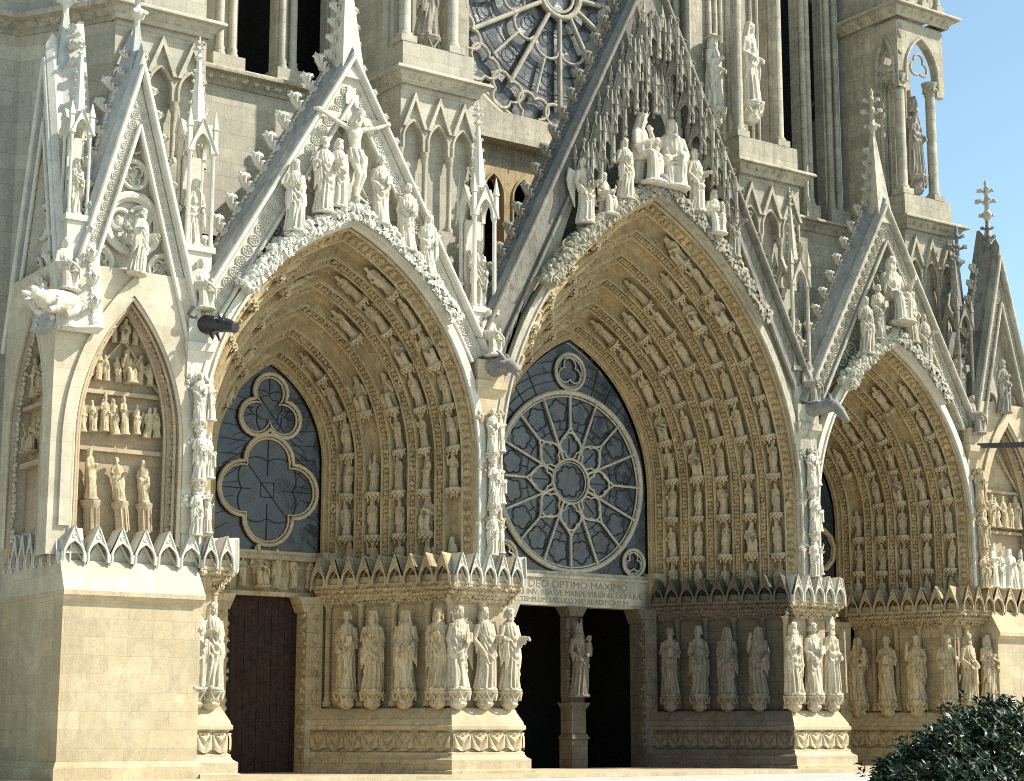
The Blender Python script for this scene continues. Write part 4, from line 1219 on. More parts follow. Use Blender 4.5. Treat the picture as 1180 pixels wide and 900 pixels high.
mb = MB(); mb.add(*box(55.9, 58.5, 2.25, 5.5, 31.66, 36)); part('tower_pinnacle', mb, GREY, B4)
for x in (56.2, 57.1, 58.0): column(B4, x, 1.95, 31.65, 34, .14, GREY, False)
# main walls
mb = MB()
mb.add(*box(5, 19.5, 6.6, 7, 0, 23.0)); mb.add(*box(23.95, 31.2, 5.0, 6.2, 17.4, 22.95))
part('tower_wall', mb, GREYL, CATH)
cornice(CATH, [(23.9, 5.0), (31.2, 5.0)], 23.1, GREY, .55, .5, True, WHITE)
cornice(CATH, [(49.6, 5.0), (55.7, 5.0)], 22.4, GREY, .5, .45)
mb = MB(); mb.add(*box(49.6, 55.7, 5.0, 6.2, 12, 22.0)); part('tower_wall', mb, GREY)
# outer octagonal turret at far left behind the side gable
TUR = [(9.0, 5.4), (16.8, 5.4), (18.4, 4.9), (20.95, 2.05)][0:0] or [(10, 6.6), (17.2, 6.6), (20.95, 2.1)]
TUR = [(8.0, 8.0), (15.6, 5.6), (19.1, 5.2), (20.92, 2.3)]
V, F = sweep_section(TUR, [(0, 0), (0, 23.2)]); mb = MB(); mb.add(V, F); part('turret_wall', mb, GREYL)
cornice(CATH, TUR, 23.4, GREY, .6, .55, True)
V, F = sweep_section(TUR, [(-.15, 23.3), (-.15, 24.1), (-.5, 24.3), (-.5, 36)]); mb = MB(); mb.add(V, F); part('turret_wall', mb, GREYL)
mb = MB(); mb.add(*box(21.0, 23.85, 2.35, 6, 23.3, 36)); part('tower_wall', mb, GREY)
# tower window openings above the ledges: clustered shafts before a black sheet painted as darkness
def tower_windows(x0, x1, y, z0, z1, clusters, mat):
    root = link('tower_window', None, CATH)
    mb = MB(); mb.add(*box(x0, x1+.9, y+2.2, y+2.4, z0-.5, z1)); part('shade_backing', mb, DARK, root)
    for c, wd in clusters:
        mb = MB(); mb.add(*box(c-wd/2, c+wd/2, y+.35, y+.85, z0, z1))
        k = max(2, int(wd/.33))
        for i in range(k):
            x = c-wd/2+wd*(i+.5)/k
            for yy, rr in ((y+.25, .14), ):
                mb.add(*lathe([(rr*1.5,0),(rr*1.5,.9),(rr*1.2,1.0),(rr*1.3,1.1),(rr,1.2),(rr,z1-z0)], (x, yy, z0), 10))
        mb.add(*box(c-wd/2-.12, c+wd/2+.12, y-.05, y+1.5, z0, z0+.8))
        part('mullion_cluster', mb, mat, root, 40)
tower_windows(23.9, 31.2, 5.2, 22.97, 36, [(24.7, .5), (26.25, .95), (28.6, .8), (30.7, 1.0)], GREYL)
tower_windows(49.6, 55.7, 5.0, 22.3, 40, [(50.1, .3), (51.5, .55), (53.3, .55), (54.9, .9)], GREY)
# nave wall between B2 and B3 with the great rose
mb = MB(); mb.add(*box(34.1, 46.5, 5.6, 6.2, 16.8, 18.2)); mb.add(*box(34.1, 46.5, 5.75, 6.3, 21.8, 23.2)); part('nave_wall', mb, GREY)
mb = MB(); mb.add(*box(34.1, 46.5, 5.3, 6.2, 23.2, 24.1)); mb.add(*box(34.1, 46.5, 5.15, 6.2, 22.95, 23.2)); part('gallery_ledge', mb, GREYP)
mb = MB(); mb.add(*box(34.1, 46.5, 6.9, 7.0, 16.5, 24)); part('shade_backing', mb, DARK)  # black sheet, the unlit depth behind the gallery put into its colour
for c in (36.0, 37.35, 38.7, 40.05):
    A = Arch(c, .48, 20.9, 21.75, 17.5)
    mb = MB(); mb.add(*frame_with_arch(c-.675, c+.675, 17.5, 22.0, A, 5.55, 6.0))
    mb.add(*tube([(x, 5.55, z) for x, z in A.pts(2, 8)], .07, 6)); part('gallery_arch', mb, OCHRE, None, None, True)
def fillG(mb, ld):
    cx, cz, y = 40.6, 29.6, 5.75
    Rr = 6.3
    mb.add(*tube(ring(cx, cz, Rr-.1, y, 72), .22, 8, True)); mb.add(*tube(ring(cx, cz, Rr-.5, y+.1, 72), .1, 7, True))
    mb.add(*tube(ring(cx, cz, .95, y, 36), .13, 8, True)); mb.add(*tube(ring(cx, cz, .7, y+.05, 36), .07, 6, True))
    for i in range(12):
        a = -PI/2+i*PI/6
        mb.add(*tube([(cx+r*math.cos(a), y, cz+r*math.sin(a)) for r in (.95, 4.6)], .10, 8))
        # U arch between spokes
        am = a+PI/12
        u = []
        for b in np.linspace(-1, 1, 15):
            rr = 2.35+.45*(1-b*b)**.5 if abs(b) < 1 else 2.35
            u.append((cx+rr*math.cos(am+b*PI/12*.92), y, cz+rr*math.sin(am+b*PI/12*.92)))
        mb.add(*tube(u, .065, 7))
        mb.add(*tube([(cx+r*math.cos(am), y, cz+r*math.sin(am)) for r in (2.8, 4.4)], .065, 7))
        for aa in (a, am):
            mb.add(*tube(foil_path(cx+5.15*math.cos(aa), cz+5.15*math.sin(aa), 3, .36, .42, y, aa), .075, 7, True))
        mb.add(*tube([(cx+r*math.cos(a), y, cz+r*math.sin(a)) for r in (4.55, 4.75)], .1, 6))
        for rr in (1.6, 3.3, 4.1):
            ld.add(*tube([(cx+rr*math.cos(a+q*PI/6), y+.12, cz+rr*math.sin(a+q*PI/6)) for q in np.linspace(0, 1, 6)], .022, 4))
        ld.add(*tube(ring(cx+3.6*math.cos(am+.12), cz+3.6*math.sin(am+.12), .28, y+.12, 12), .02, 4, True)); ld.add(*tube(ring(cx+1.9*math.cos(am), cz+1.9*math.sin(am), .25, y+.12, 12), .02, 4, True))
GRO = link('great_rose_window', None, CATH)
mb = MB(); mb.add(*prism([(40.6+6.2*math.cos(a), 29.6+6.2*math.sin(a)) for a in frange(0, 2*PI, 64)], 5.95, 6.05)); part('glass', mb, GLASSG, GRO, None, True)
mb = MB(); ld = MB(); fillG(mb, ld); part('tracery', mb, GREYP, GRO, 50); part('lead_lattice', ld, LEAD, GRO)
# wall with circular hole round the rose
n = 64; inn = [(40.6+6.3*math.cos(a), 29.6+6.3*math.sin(a)) for a in frange(0, 2*PI, n)]
out = []
for a in frange(0, 2*PI, n):
    q = 1/max(abs(math.cos(a))/6.5, abs(math.sin(a))/8.0); zz = 29.6+q*math.sin(a); out.append((40.6+q*math.cos(a), max(24.1, zz)))
mb = MB(); mb.add(*strip_plate(out, inn, 5.5, 6.2, True)); part('nave_wall', mb, GREYP, None, None, True)
# jamb shafts and tabernacle at the right of the rose
mb = MB()
mb.add(*box(45.4, 46.5, 3.6, 5.6, 22.2, 38)); part('nave_pier', mb, GREY); mb = MB(); mb.add(*box(34.1, 34.9, 3.6, 5.6, 24.0, 38)); part('nave_pier', mb, GREY)
for x, y in ((47.6, 3.9), (48.0, 3.9), (48.5, 4.0)):
    pass
mb = MB()
for x, y in ((46.35, 3.55), (46.62, 3.5), (46.9, 3.6), (45.4, 3.7), (45.15, 4.1), (44.9, 4.6)): mb.add(*lathe([(.2,0),(.2,.5),(.13,.65),(.12,14)], (x, y, 24), 10))
part('nave_shaft', mb, GREY, None, 40)
column(B2, 31.45+1.5, 2.9, 24.45, 32, .16, GREY, False)

# ------------------------------------------------------------------ sculpture
def sculpt(mb, voxel, smooth=2):
    me = mb.mesh('tmp'); o = bpy.data.objects.new('tmp', me); COL.objects.link(o)
    r = o.modifiers.new('r', 'REMESH'); r.mode = 'VOXEL'; r.voxel_size = voxel
    if smooth:
        sm = o.modifiers.new('s', 'SMOOTH'); sm.iterations = smooth; sm.factor = .4
    dg = bpy.context.evaluated_depsgraph_get(); dg.update()
    out = bpy.data.meshes.new_from_object(o.evaluated_get(dg))
    bpy.data.objects.remove(o); bpy.data.meshes.remove(me)
    out.polygons.foreach_set('use_smooth', [True]*len(out.polygons))
    return out
def sstep(a, b, x):
    t = np.clip((x-a)/(b-a), 0, 1); return t*t*(3-2*t)
def loft(rings, k=40, zs=None, fold=None, cap=True):
    """rings: (z, rx, ry, cx, cy) interpolated; fold(th, z) -> radial offset"""
    rings = np.asarray(rings, float)
    zs = np.linspace(rings[0, 0], rings[-1, 0], zs or 50)
    I = [np.interp(zs, rings[:, 0], rings[:, j]) for j in range(1, 5)]
    th = np.linspace(0, 2*PI, k, endpoint=False)
    V = []
    for i, z in enumerate(zs):
        d = fold(th, z) if fold else 0
        V.append(np.stack([I[2][i]+(I[0][i]+d)*np.cos(th), I[3][i]+(I[1][i]+d)*np.sin(th), np.full(k, z)], 1))
    V = np.concatenate(V); F = []
    for i in range(len(zs)-1):
        for q in range(k):
            p = (q+1) % k; F.append((i*k+q, i*k+p, (i+1)*k+p, (i+1)*k+q))
    if cap: F += [tuple(range(k-1, -1, -1)), tuple((len(zs)-1)*k+q for q in range(k))]
    return V, F
def head(mb, c, tilt=0, turn=0, nod=0, beard=0, hair='short', hat=None, s=1.0):
    M = Matrix.Translation(c) @ euler(nod, tilt, turn) @ Matrix.Scale(s, 4)
    def E_(p, r, ico=ICO2): mb.add(*ell(p, r, None, ico), M)
    E_((0, .005, .12), (.078, .098, .105), ICO3); E_((0, -.03, .065), (.058, .062, .075))       # skull, jaw
    E_((0, -.092, .09), (.014, .024, .034)); E_((0, -.085, .125), (.011, .014, .03))              # nose
    for sx in (-1, 1):
        E_((sx*.034, -.078, .142), (.028, .016, .009)); E_((sx*.034, -.073, .117), (.016, .016, .011))  # brows, eyes
        E_((sx*.045, -.06, .075), (.022, .022, .024)); E_((sx*.08, .005, .105), (.012, .022, .032))      # cheek, ear
    E_((0, -.083, .05), (.024, .012, .006)); E_((0, -.083, .036), (.02, .013, .007)); E_((0, -.075, .01), (.024, .024, .018))
    mb.add(*tube([(0, .015, -.1), (0, 0, .04)], [.062, .05], 10), M)
    if beard:
        for k in range(7):
            x = (k-3)*.018; mb.add(*tube([(x, -.07+abs(x)*.4, .045), (x*1.1, -.085+abs(x)*.3, -.0), (x*.8+.006*(-1)**k, -.075, -.05-beard*.08+abs(x)*1.2)], [.02, .022, .009], 6), M)
        for sx in (-1, 1): mb.add(*tube([(sx*.065, -.03, .08), (sx*.05, -.06, .02), (sx*.02, -.08, -.02)], [.02, .025, .02], 6), M)
    if hair in ('short', 'long'):
        E_((0, .02, .145), (.088, .098, .09), ICO3)
        for k in range(11):
            a = PI*(k/10)*1.16-.25; x, y = .088*math.cos(a), .02+.088*math.sin(a)
            L = .16 if hair == 'long' else .06
            mb.add(*tube([(x*.9, y, .17), (x*1.05, y*1.05, .1), (x*1.1+.01*(-1)**k, y*1.1, .1-L*.6), (x*1.15, y*1.1+.01, .1-L)], [.026, .028, .028, .012], 6), M)
        for k in range(7):
            x = (k-3)*.024; mb.add(*tube([(x*.6, -.02, .235), (x, -.075+abs(x)*.4, .2), (x*1.3, -.083+abs(x)*.6, .165)], [.022, .022, .012], 6), M)
    elif hair == 'veil':
        E_((0, .018, .14), (.096, .105, .105), ICO3)
        for sx in (-1, 1):
            mb.add(*tube([(sx*.07, -.045, .2), (sx*.09, -.035, .12), (sx*.095, -.025, .02), (sx*.12, -.025, -.09), (sx*.13, -.03, -.17)], [.026, .028, .03, .034, .02], 8), M)
        mb.add(*loft([(-.2, .15, .09, 0, .05), (-.08, .115, .095, 0, .045), (.1, .1, .09, 0, .035), (.2, .085, .07, 0, .03)], 20, 14), M)
    if hat == 'mitre':
        for y in (-.035, .045):
            mb.add(*prism([(-.085, .19), (.085, .19), (.1, .28), (0, .44), (-.1, .28)], y-.03, y+.03), M)
        mb.add(*lathe([(.094, .18), (.098, .215), (.092, .23)], (0, .005, 0), 16, 1, 1.1), M)
    if hat == 'crown':
        mb.add(*lathe([(.096, .17), (.1, .2), (.1, .235), (.07, .24)], (0, .012, 0), 16, 1, 1.08), M)
        for k in range(8):
            a = k*PI/4; mb.add(*tube([(.098*math.cos(a), .012+.105*math.sin(a), .22), (.108*math.cos(a), .012+.115*math.sin(a), .275)], [.022, .01], 6), M); mb.add(*ell((.11*math.cos(a), .012+.117*math.sin(a), .285), (.02,)*3, None, ICO1), M)
    if hat == 'brim':
        mb.add(*lathe([(.08, .19), (.19, .185), (.19, .205), (.1, .22), (.09, .27), (.04, .3)], (0, .01, 0), 18), M)
    if hat == 'cap':
        mb.add(*lathe([(.1, .16), (.105, .2), (.09, .27), (.03, .29)], (0, .015, 0), 16), M)
def hand(mb, p, d, n, side=1, curl=.6, s=1.0):
    """palm at wrist p pointing along d, back of the hand along n; five fingers"""
    d = Vector(d).normalized(); n = Vector(n); n = (n-d*n.dot(d)).normalized(); b = d.cross(n)*side
    p = Vector(p)
    def L(u, v, w_): q = p+d*u*s+b*v*s+n*w_*s; return (q.x, q.y, q.z)
    mb.add(*tube([L(-.02, 0, 0), L(.03, 0, 0), L(.085, 0, 0)], [.026*s, .034*s, .036*s], 8))
    mb.add(*tube([L(.03, -.02, 0), L(.085, -.03, 0)], [.018*s, .017*s], 6)); mb.add(*tube([L(.03, .02, 0), L(.085, .028, 0)], [.018*s, .017*s], 6))
    for v, ln in ((-.033, .07), (-.012, .085), (.01, .08), (.031, .06)):
        c = curl
        mb.add(*tube([L(.075, v, 0), L(.085+ln*.4, v*1.1, -.01-ln*.2*c), L(.085+ln*(.8-.35*c), v*1.1, -.015-ln*.55*c), L(.085+ln*(1-.75*c), v*1.05, -.02-ln*.9*c)], [.0135*s, .013*s, .012*s, .009*s], 6))
    mb.add(*tube([L(.015, -.03, -.005), L(.05, -.062, -.015), L(.085, -.07, -.02-.02*curl)], [.017*s, .015*s, .011*s], 6))
def arm(mb, sh, el, wr, side, nrm=(0, -1, 0), sleeve=True, curl=.6, s=1.0, bare=False):
    sh, el, wr = (Vector(q) for q in (sh, el, wr))
    m1 = sh.lerp(el, .5); m2 = el.lerp(wr, .5)
    if bare: rr = [.056, .05, .04, .038, .026]
    else: rr = [.075, .066, .062, .055, .046]
    mb.add(*tube([sh, m1, el, m2, wr], [r*s for r in rr], 10))
    if sleeve:
        for k in range(4):      # sleeve folds hanging from the forearm
            q = el.lerp(wr, .15+.23*k); h = (.16+.05*math.sin(k*2))*s
            mb.add(*tube([q+Vector((0, 0, .02)), q+Vector((.015*(-1)**k, .005, -h*.6)), q+Vector((.02*(-1)**k, .01, -h))], [.05*s, .042*s, .016*s], 7))
    hand(mb, wr, (wr-el), nrm, side, curl, s)

def folds(seed, amp=.05, k0=15, mant=None):
    r = np.random.default_rng(seed)
    ph = r.uniform(0, 6, 6); dr = r.uniform(-.6, .6)
    hem0 = r.uniform(.35, .6); hdir = r.uniform(-2.6, -.6); sl = r.choice([-1, 1])
    def f(th, z):
        x = np.cos(th); fr = np.clip(-np.sin(th), 0, 1)
        A = amp*(1-sstep(.75, 1.15, z))*(.65+.5*(1-z))
        warp = .35*np.sin(2*th+ph[0])+dr*(z-.5)
        v = np.abs(np.sin((k0*th/2+ph[1])+warp*2.2+.6*math.sin(z*5+ph[2])))**.7
        v2 = np.abs(np.sin(k0*.41*th+ph[3]-dr*z*2))
        d = A*(v*1.1+v2*.7-.75)
        # mantle: an extra layer with a slanting hem and catenary folds across the front
        hz = hem0+.28*np.cos(th-hdir)
        top = 1.2+.1*sl*x
        mk = sstep(0, .03, z-hz)*(1-sstep(-.02, .05, z-top))
        cat = np.sin(34*(z+sl*.16*x+.5*fr*0-.35*x*x)+ph[4]); cat = np.sign(cat)*np.abs(cat)**.7
        d = d*(1-.55*mk)+mk*(.026+.024*cat*fr*(1-sstep(1.05, 1.2, z))+.010*np.sin(9*th+ph[5]+3*z))
        # chest folds
        ch = sstep(1.0, 1.12, z)*(1-sstep(1.36, 1.44, z))
        d = d+ch*.007*np.sin(16*th+ph[2]+4*z)
        return d
    return f
def standing(seed, pose):
    g = pose.get; mb = MB(); sw = g('sway', .03); wd = g('w', .86)
    def cxs(z): return sw*math.sin((z-.1)*2.6)
    R_ = []
    for z, rx, ry in ((.03,.235,.19),(.08,.24,.19),(.3,.215,.17),(.55,.2,.155),(.85,.2,.15),(1.03,.178,.132),(1.2,.2,.138),(1.34,.215,.128),(1.42,.17,.105),(1.47,.09,.075),(1.5,.06,.06)):
        R_.append((z, rx*wd, ry, cxs(z), .0))
    mb.add(*loft(R_, 84, 110, folds(seed, g('amp', .05), g('k', 15))))
    for sx in (-1, 1):   # shoes
        mb.add(*ell((cxs(0)+sx*.085, -.18, .03), (.045, .1, .035), euler(0, 0, sx*.25)))
    c = cxs(1.4)
    for sx, key in ((-1, 'L'), (1, 'R')):
        a = g(key)
        if a is None: continue
        el, wr = a[0], a[1]
        arm(mb, (c+sx*.185*wd, .0, 1.36), (c+el[0]*.86, el[1], el[2]), (c+wr[0]*.92, wr[1], wr[2]), sx, a[2] if len(a) > 2 else (sx*.3, -1, .2), g('sleeve', True), g('curl', .6))
    head(mb, (c+g('hx', 0), -.015, 1.5), g('tilt', 0), g('turn', 0), g('nod', 0), g('beard', 0), g('hair', 'short'), g('hat'))
    if g('hang'):      # cloth hanging from the arms in long vertical pleats
        for sx in (-1, 1):
            for k in range(5):
                x = c+sx*(.13+.028*k); z0 = 1.0-.02*k
                mb.add(*tube([(x, -.13+.02*k, z0), (x+.01*(-1)**k, -.15+.02*k, .7), (x+sx*.015, -.13+.02*k, .42+.06*((k*7+seed) % 4))], [.024, .03, .012], 7))
    it = g('item')
    if it == 'book': mb.add(*box(-.075+c+g('ix', .1), .075+c+g('ix', .1), -.27, -.21, .98, 1.18))
    if it == 'staff': mb.add(*tube([(c+g('ix', .2), -.27, .05), (c+g('ix', .2), -.25, 1.55)], .02, 8))
    if it == 'cross_staff':
        mb.add(*tube([(c+g('ix', .2), -.27, .05), (c+g('ix', .2), -.25, 1.75)], .024, 8)); mb.add(*tube([(c+g('ix', .2)-.12, -.26, 1.62), (c+g('ix', .2)+.12, -.26, 1.62)], .022, 8))
    if it == 'scroll': mb.add(*tube([(c-.1, -.26, 1.12), (c+.16, -.26, 1.02)], .032, 8)); mb.add(*tube([(c+.16, -.26, 1.02), (c+.18, -.24, .75)], [.03, .02], 6))
    if it == 'child':
        q = (c+g('ix', .17), -.2, 1.06)
        mb.add(*loft([(q[2]-.12, .07, .07, q[0], q[1]), (q[2]+.08, .085, .075, q[0], q[1]), (q[2]+.2, .07, .055, q[0], q[1]), (q[2]+.24, .03, .03, q[0], q[1])], 20, 18, lambda th, z: .008*np.sin(9*th)))
        head(mb, (q[0], q[1]-.005, q[2]+.24), 0, 0, 0, 0, 'short', None, .62)
        mb.add(*tube([(q[0]-.06, q[1], q[2]+.17), (q[0]-.1, q[1]-.05, q[2]+.08), (q[0]-.06, q[1]-.1, q[2]+.12)], [.03, .026, .018], 7))
    if it == 'small_figure':
        q = (c, -.24, .5); mb.add(*loft([(.42, .075, .06, c, -.24), (.7, .06, .05, c, -.24), (.84, .075, .05, c, -.24), (.9, .03, .03, c, -.24)], 20, 18, lambda th, z: .008*np.sin(9*th))); head(mb, (c, -.245, .88), 0, 0, 0, 0, 'short', None, .6)
    if g('wings'):
        for sx in (-1, 1):
            for k in range(7):
                a = .25+.16*k; L = g('wl', .75)*(1-.07*k)
                p0 = (c+sx*.1, .1, 1.3-.03*k); p1 = (c+sx*(.1+.5*L*math.sin(1.3-.1*k)), .16, 1.42-.07*k)
                p2 = (c+sx*(.12+.52*L*math.sin(1.25-.12*k)), .14, 1.25-.1*k-L*.75)
                mb.add(*tube([p0, p1, ((p1[0]+p2[0])/2+sx*.03, .16, (p1[2]+p2[2])/2), p2], [.04, .05, .05, .02], 7))
    if g('slab', True): mb.add(*lathe([(.25, -.03), (.27, 0), (.25, .03)], (0, -.02, 0), 12))
    return mb
def seated(seed, pose):
    g = pose.get; mb = MB(); f = folds(seed, .02, 13)
    zo = -.38
    R_ = [(z+zo, rx, ry, 0, .05) for z, rx, ry in ((.8,.21,.17),(1.03,.18,.135),(1.2,.2,.14),(1.34,.215,.128),(1.42,.17,.105),(1.47,.09,.075),(1.5,.06,.06))]
    mb.add(*loft(R_, 60, 50, lambda th, z: f(th, z-zo)))
    r = np.random.default_rng(seed); ph = r.uniform(0, 6, 4)
    def sk(th, z): return .02*np.abs(np.sin(7*th+ph[0]+1.2*math.sin(4*z)))*(1.2-z)+.008*np.sin(13*th+ph[1])-.01
    for sx in (-1, 1):
        mb.add(*tube([(sx*.09, .08, .5), (sx*.115, -.1, .54), (sx*.135, -.27, .52)], [.115, .105, .09], 14))
    for sx in (-1, 1):
        mb.add(*loft([(.02,.125,.115,sx*.10,-.24),(.2,.105,.1,sx*.10,-.25),(.42,.098,.095,sx*.125,-.26),(.56,.09,.09,sx*.13,-.25),(.62,.04,.04,sx*.13,-.23)], 36, 34, lambda th, z: .022*np.abs(np.sin(5*th+ph[0]*sx+2*z))*(1-sstep(.35, .55, z))-.008))
    mb.add(*loft([(.03,.12,.07,0,-.2),(.3,.1,.06,0,-.19),(.46,.08,.05,0,-.18)], 30, 24, lambda th, z: .015*np.sin(6*th+ph[1])))
    for k in range(6):      # lap folds sagging between the knees
        z = .5-.07*k; mb.add(*tube([(-.15, -.33, z+.03), (-.07, -.32, z-.03), (.02, -.3, z-.06-.01*k), (.1, -.32, z-.03), (.16, -.33, z+.04)], [.014, .02, .022, .02, .014], 7))
    mb.add(*loft([(.0,.17,.09,0,.08),(.3,.17,.1,0,.07),(.5,.18,.12,0,.05),(.62,.15,.1,0,.05)], 40, 20, lambda th, z: .02*np.abs(np.sin(6*th+ph[2]))))
    for sx, key in ((-1, 'L'), (1, 'R')):
        a = g(key)
        arm(mb, (sx*.185, .05, 1.36+zo), a[0], a[1], sx, (sx*.3, -1, .2), True, g('curl', .5))
        mb.add(*ell((sx*.1, -.34, .03), (.045, .1, .04)))
    head(mb, (0, .03, 1.5+zo), g('tilt', 0), g('turn', 0), g('nod', 0), g('beard', 0), g('hair', 'long'), g('hat'))
    if g('item') == 'book': mb.add(*box(.06, .2, -.32, -.26, .72, .92))
    if g('item') == 'scroll': mb.add(*tube([(-.2, -.4, .7), (0, -.44, .6), (.15, -.42, .5), (.16, -.42, .25)], [.03, .045, .045, .025], 7))
    mb.add(*lathe([(.24, -.05), (.3, -.01), (.26, .03)], (0, -.2, 0), 12))
    if g('wings'):
        for sx in (-1, 1):
            for k in range(6):
                mb.add(*tube([(sx*.1, .14, .95), (sx*(.3+.02*k), .18, 1.1-.05*k), (sx*(.34-.02*k), .16, .75-.09*k), (sx*(.28-.02*k), .15, .42-.03*k)], [.04, .05, .05, .02], 7))
    return mb
def crucified():
    mb = MB()
    mb.add(*loft([(1.0,.13,.09,.02,0),(1.12,.115,.08,.01,0),(1.25,.13,.095,0,0),(1.36,.16,.1,0,0),(1.44,.14,.09,0,0),(1.5,.06,.055,0,0)], 40, 40, lambda th, z: .006*np.sin(30*z)*np.clip(-np.sin(th), 0, 1)*(z > 1.15)*(z < 1.38)))
    for sx in (-1, 1):
        arm(mb, (sx*.15, 0, 1.42), (sx*.42, -.03, 1.50), (sx*.66, 0, 1.62), sx, (0, -1, 0), False, .8, 1.0, True)
        mb.add(*tube([(sx*.075+.02, 0, 1.0), (sx*.07+.06, -.06, .75), (sx*.045+.08, -.13, .55), (sx*.03+.05, -.06, .35), (sx*.015+.03, -.04, .16)], [.085, .075, .06, .055, .035], 12))
        mb.add(*ell((sx*.015+.03, -.09, .1), (.035, .05, .09), euler(.5, 0, 0)))
    for k in range(9):
        a = k*2*PI/9; mb.add(*tube([(.02+.13*math.cos(a), .09*math.sin(a), 1.04), (.04+.15*math.cos(a+.2), -.02+.11*math.sin(a+.2), .85), (.06+.14*math.cos(a+.3), -.03+.1*math.sin(a+.3), .74+.05*(k % 3))], [.035, .045, .02], 7))
    mb.add(*tube([(.13, -.03, .98), (.22, -.04, .9), (.24, -.03, .7)], [.04, .045, .015], 7))
    head(mb, (-.01, -.05, 1.5), .25, .2, .35, .5, 'long', 'cap')
    return mb

F_ = {  # arm targets: (elbow, wrist) relative to the chest axis
 'chest': ((-.27, .0, 1.08), (-.06, -.2, 1.16)), 'chestR': ((.27, .0, 1.08), (.06, -.2, 1.14)),
 'lowL': ((-.27, .02, 1.06), (-.17, -.18, .92)), 'lowR': ((.27, .02, 1.06), (.17, -.18, .94)),
 'bookR': ((.27, .0, 1.06), (.12, -.2, 1.02)), 'raiseR': ((.3, -.05, 1.15), (.24, -.2, 1.42)), 'raiseL': ((-.3, -.05, 1.15), (-.24, -.2, 1.42)),
 'outR': ((.29, -.02, 1.1), (.3, -.26, 1.1)), 'outL': ((-.29, -.02, 1.1), (-.3, -.26, 1.08)), 'downL': ((-.28, .03, 1.05), (-.24, -.08, .78)), 'downR': ((.28, .03, 1.05), (.24, -.08, .78)),
 'skirtL': ((-.27, .03, 1.05), (-.16, -.17, .82))}
POSES = {
 'deacon': dict(seed=3, k=9, sway=.0, L=F_['lowL'], R=F_['bookR'], item='book', hair='short', amp=.036),
 'mantled': dict(seed=11, k=11, sway=.04, L=F_['chest'], R=F_['lowR'], hair='long', beard=.4, hang=True, tilt=.1),
 'capped': dict(seed=73, k=10, sway=.03, L=F_['lowL'], R=F_['chestR'], hair='short', hat='cap', beard=.3, turn=-.25, hang=True),
 'old_woman': dict(seed=79, k=12, sway=-.04, L=F_['raiseL'], R=F_['lowR'], hair='veil', hang=True, turn=.2),
 'scholar': dict(seed=83, k=9, sway=-.03, L=F_['chest'], R=F_['chestR'], hair='short', beard=.9, item='book', ix=0),
 'veiled': dict(seed=17, k=13, sway=-.03, L=F_['lowL'], R=F_['lowR'], hair='veil', hang=True, nod=.1),
 'praying': dict(seed=23, k=11, sway=.03, L=F_['chest'], R=F_['chestR'], hair='long', turn=.3, hang=True),
 'headless_book': dict(seed=29, k=10, sway=-.04, L=F_['downL'], R=F_['bookR'], item='book', hair='short', turn=.4),
 'angel': dict(seed=31, k=12, sway=.06, L=F_['skirtL'], R=F_['outR'], hair='long', wings=True, wl=.55, tilt=-.15, turn=.35),
 'profile': dict(seed=37, k=15, sway=.03, L=F_['outL'], R=F_['outR'], hair='short', beard=.5, hang=True),
 'prophet': dict(seed=41, k=11, sway=.03, L=F_['chest'], R=F_['lowR'], hair='long', beard=1, item='scroll', hang=True),
 'madonna': dict(seed=43, k=12, sway=.07, L=F_['lowL'], R=((.28, 0, 1.05), (.13, -.2, 1.0)), hair='veil', hat='crown', item='child', tilt=-.12),
 'bishop': dict(seed=47, k=13, sway=0, L=F_['raiseL'], R=F_['lowR'], hair='short', hat='mitre', item='staff', beard=.6, ix=.22),
 'mother': dict(seed=53, k=12, sway=-.05, L=F_['lowL'], R=((.28, 0, 1.05), (.13, -.2, 1.0)), hair='veil', item='child'),
 'holding': dict(seed=59, k=13, sway=.02, L=F_['lowL'], R=F_['lowR'], hair='long', beard=.8, item='small_figure'),
 'cross_bearer': dict(seed=61, k=15, sway=.02, L=F_['lowL'], R=F_['outR'], hair='long', beard=.9, item='cross_staff', ix=.24),
 'pointing': dict(seed=67, k=15, sway=-.03, L=F_['raiseL'], R=F_['chestR'], hair='long', beard=.7, hang=True),
 'pilgrim': dict(seed=71, k=13, sway=.02, L=F_['chest'], R=F_['lowR'], hair='long', beard=.7, hat='brim', hang=True),
}
STM = {}
def statue_mesh(key, mat, voxel=.0115):
    kk = key+mat.name
    if kk not in STM:
        base = key+'@'
        if base not in STM: STM[base] = sculpt(standing(POSES[key]['seed'], POSES[key]), voxel, 1)
        me = STM[base].copy(); me.materials.clear(); me.materials.append(mat); me.name = 'statue_'+key; STM[kk] = me
    return STM[kk]
def pedestal_mesh():
    mb = MB()
    mb.add(*lathe([(.05,-.42),(.16,-.36),(.2,-.3),(.18,-.24),(.22,-.12),(.3,-.05),(.3,-.031)], (0,0,0), 8, 1, .9, PI/8))
    for k in range(8):
        a = k*PI/4+PI/8; mb.add(*tube([(.24*math.cos(a-.35), .22*math.sin(a-.35), -.22), (.27*math.cos(a), .25*math.sin(a), -.07), (.24*math.cos(a+.35), .22*math.sin(a+.35), -.22)], .022, 5))
    return mb
PEDM = {}
def pedestal(parent, mat):
    if mat.name not in PEDM: PEDM[mat.name] = pedestal_mesh().mesh('pedestal', mat, 40)
    return link('pedestal', PEDM[mat.name], parent)
def statue(key, loc, H, rz, mat, label, group=None, ped=True, cat='statue', sx=1, tilt=0):
    o = link('statue', statue_mesh(key, mat), None, loc, (0, tilt, rz), (H/1.76*sx, H/1.76, H/1.76))
    tag(o, label, cat, group)
    if ped: pedestal(o, mat)
    return o
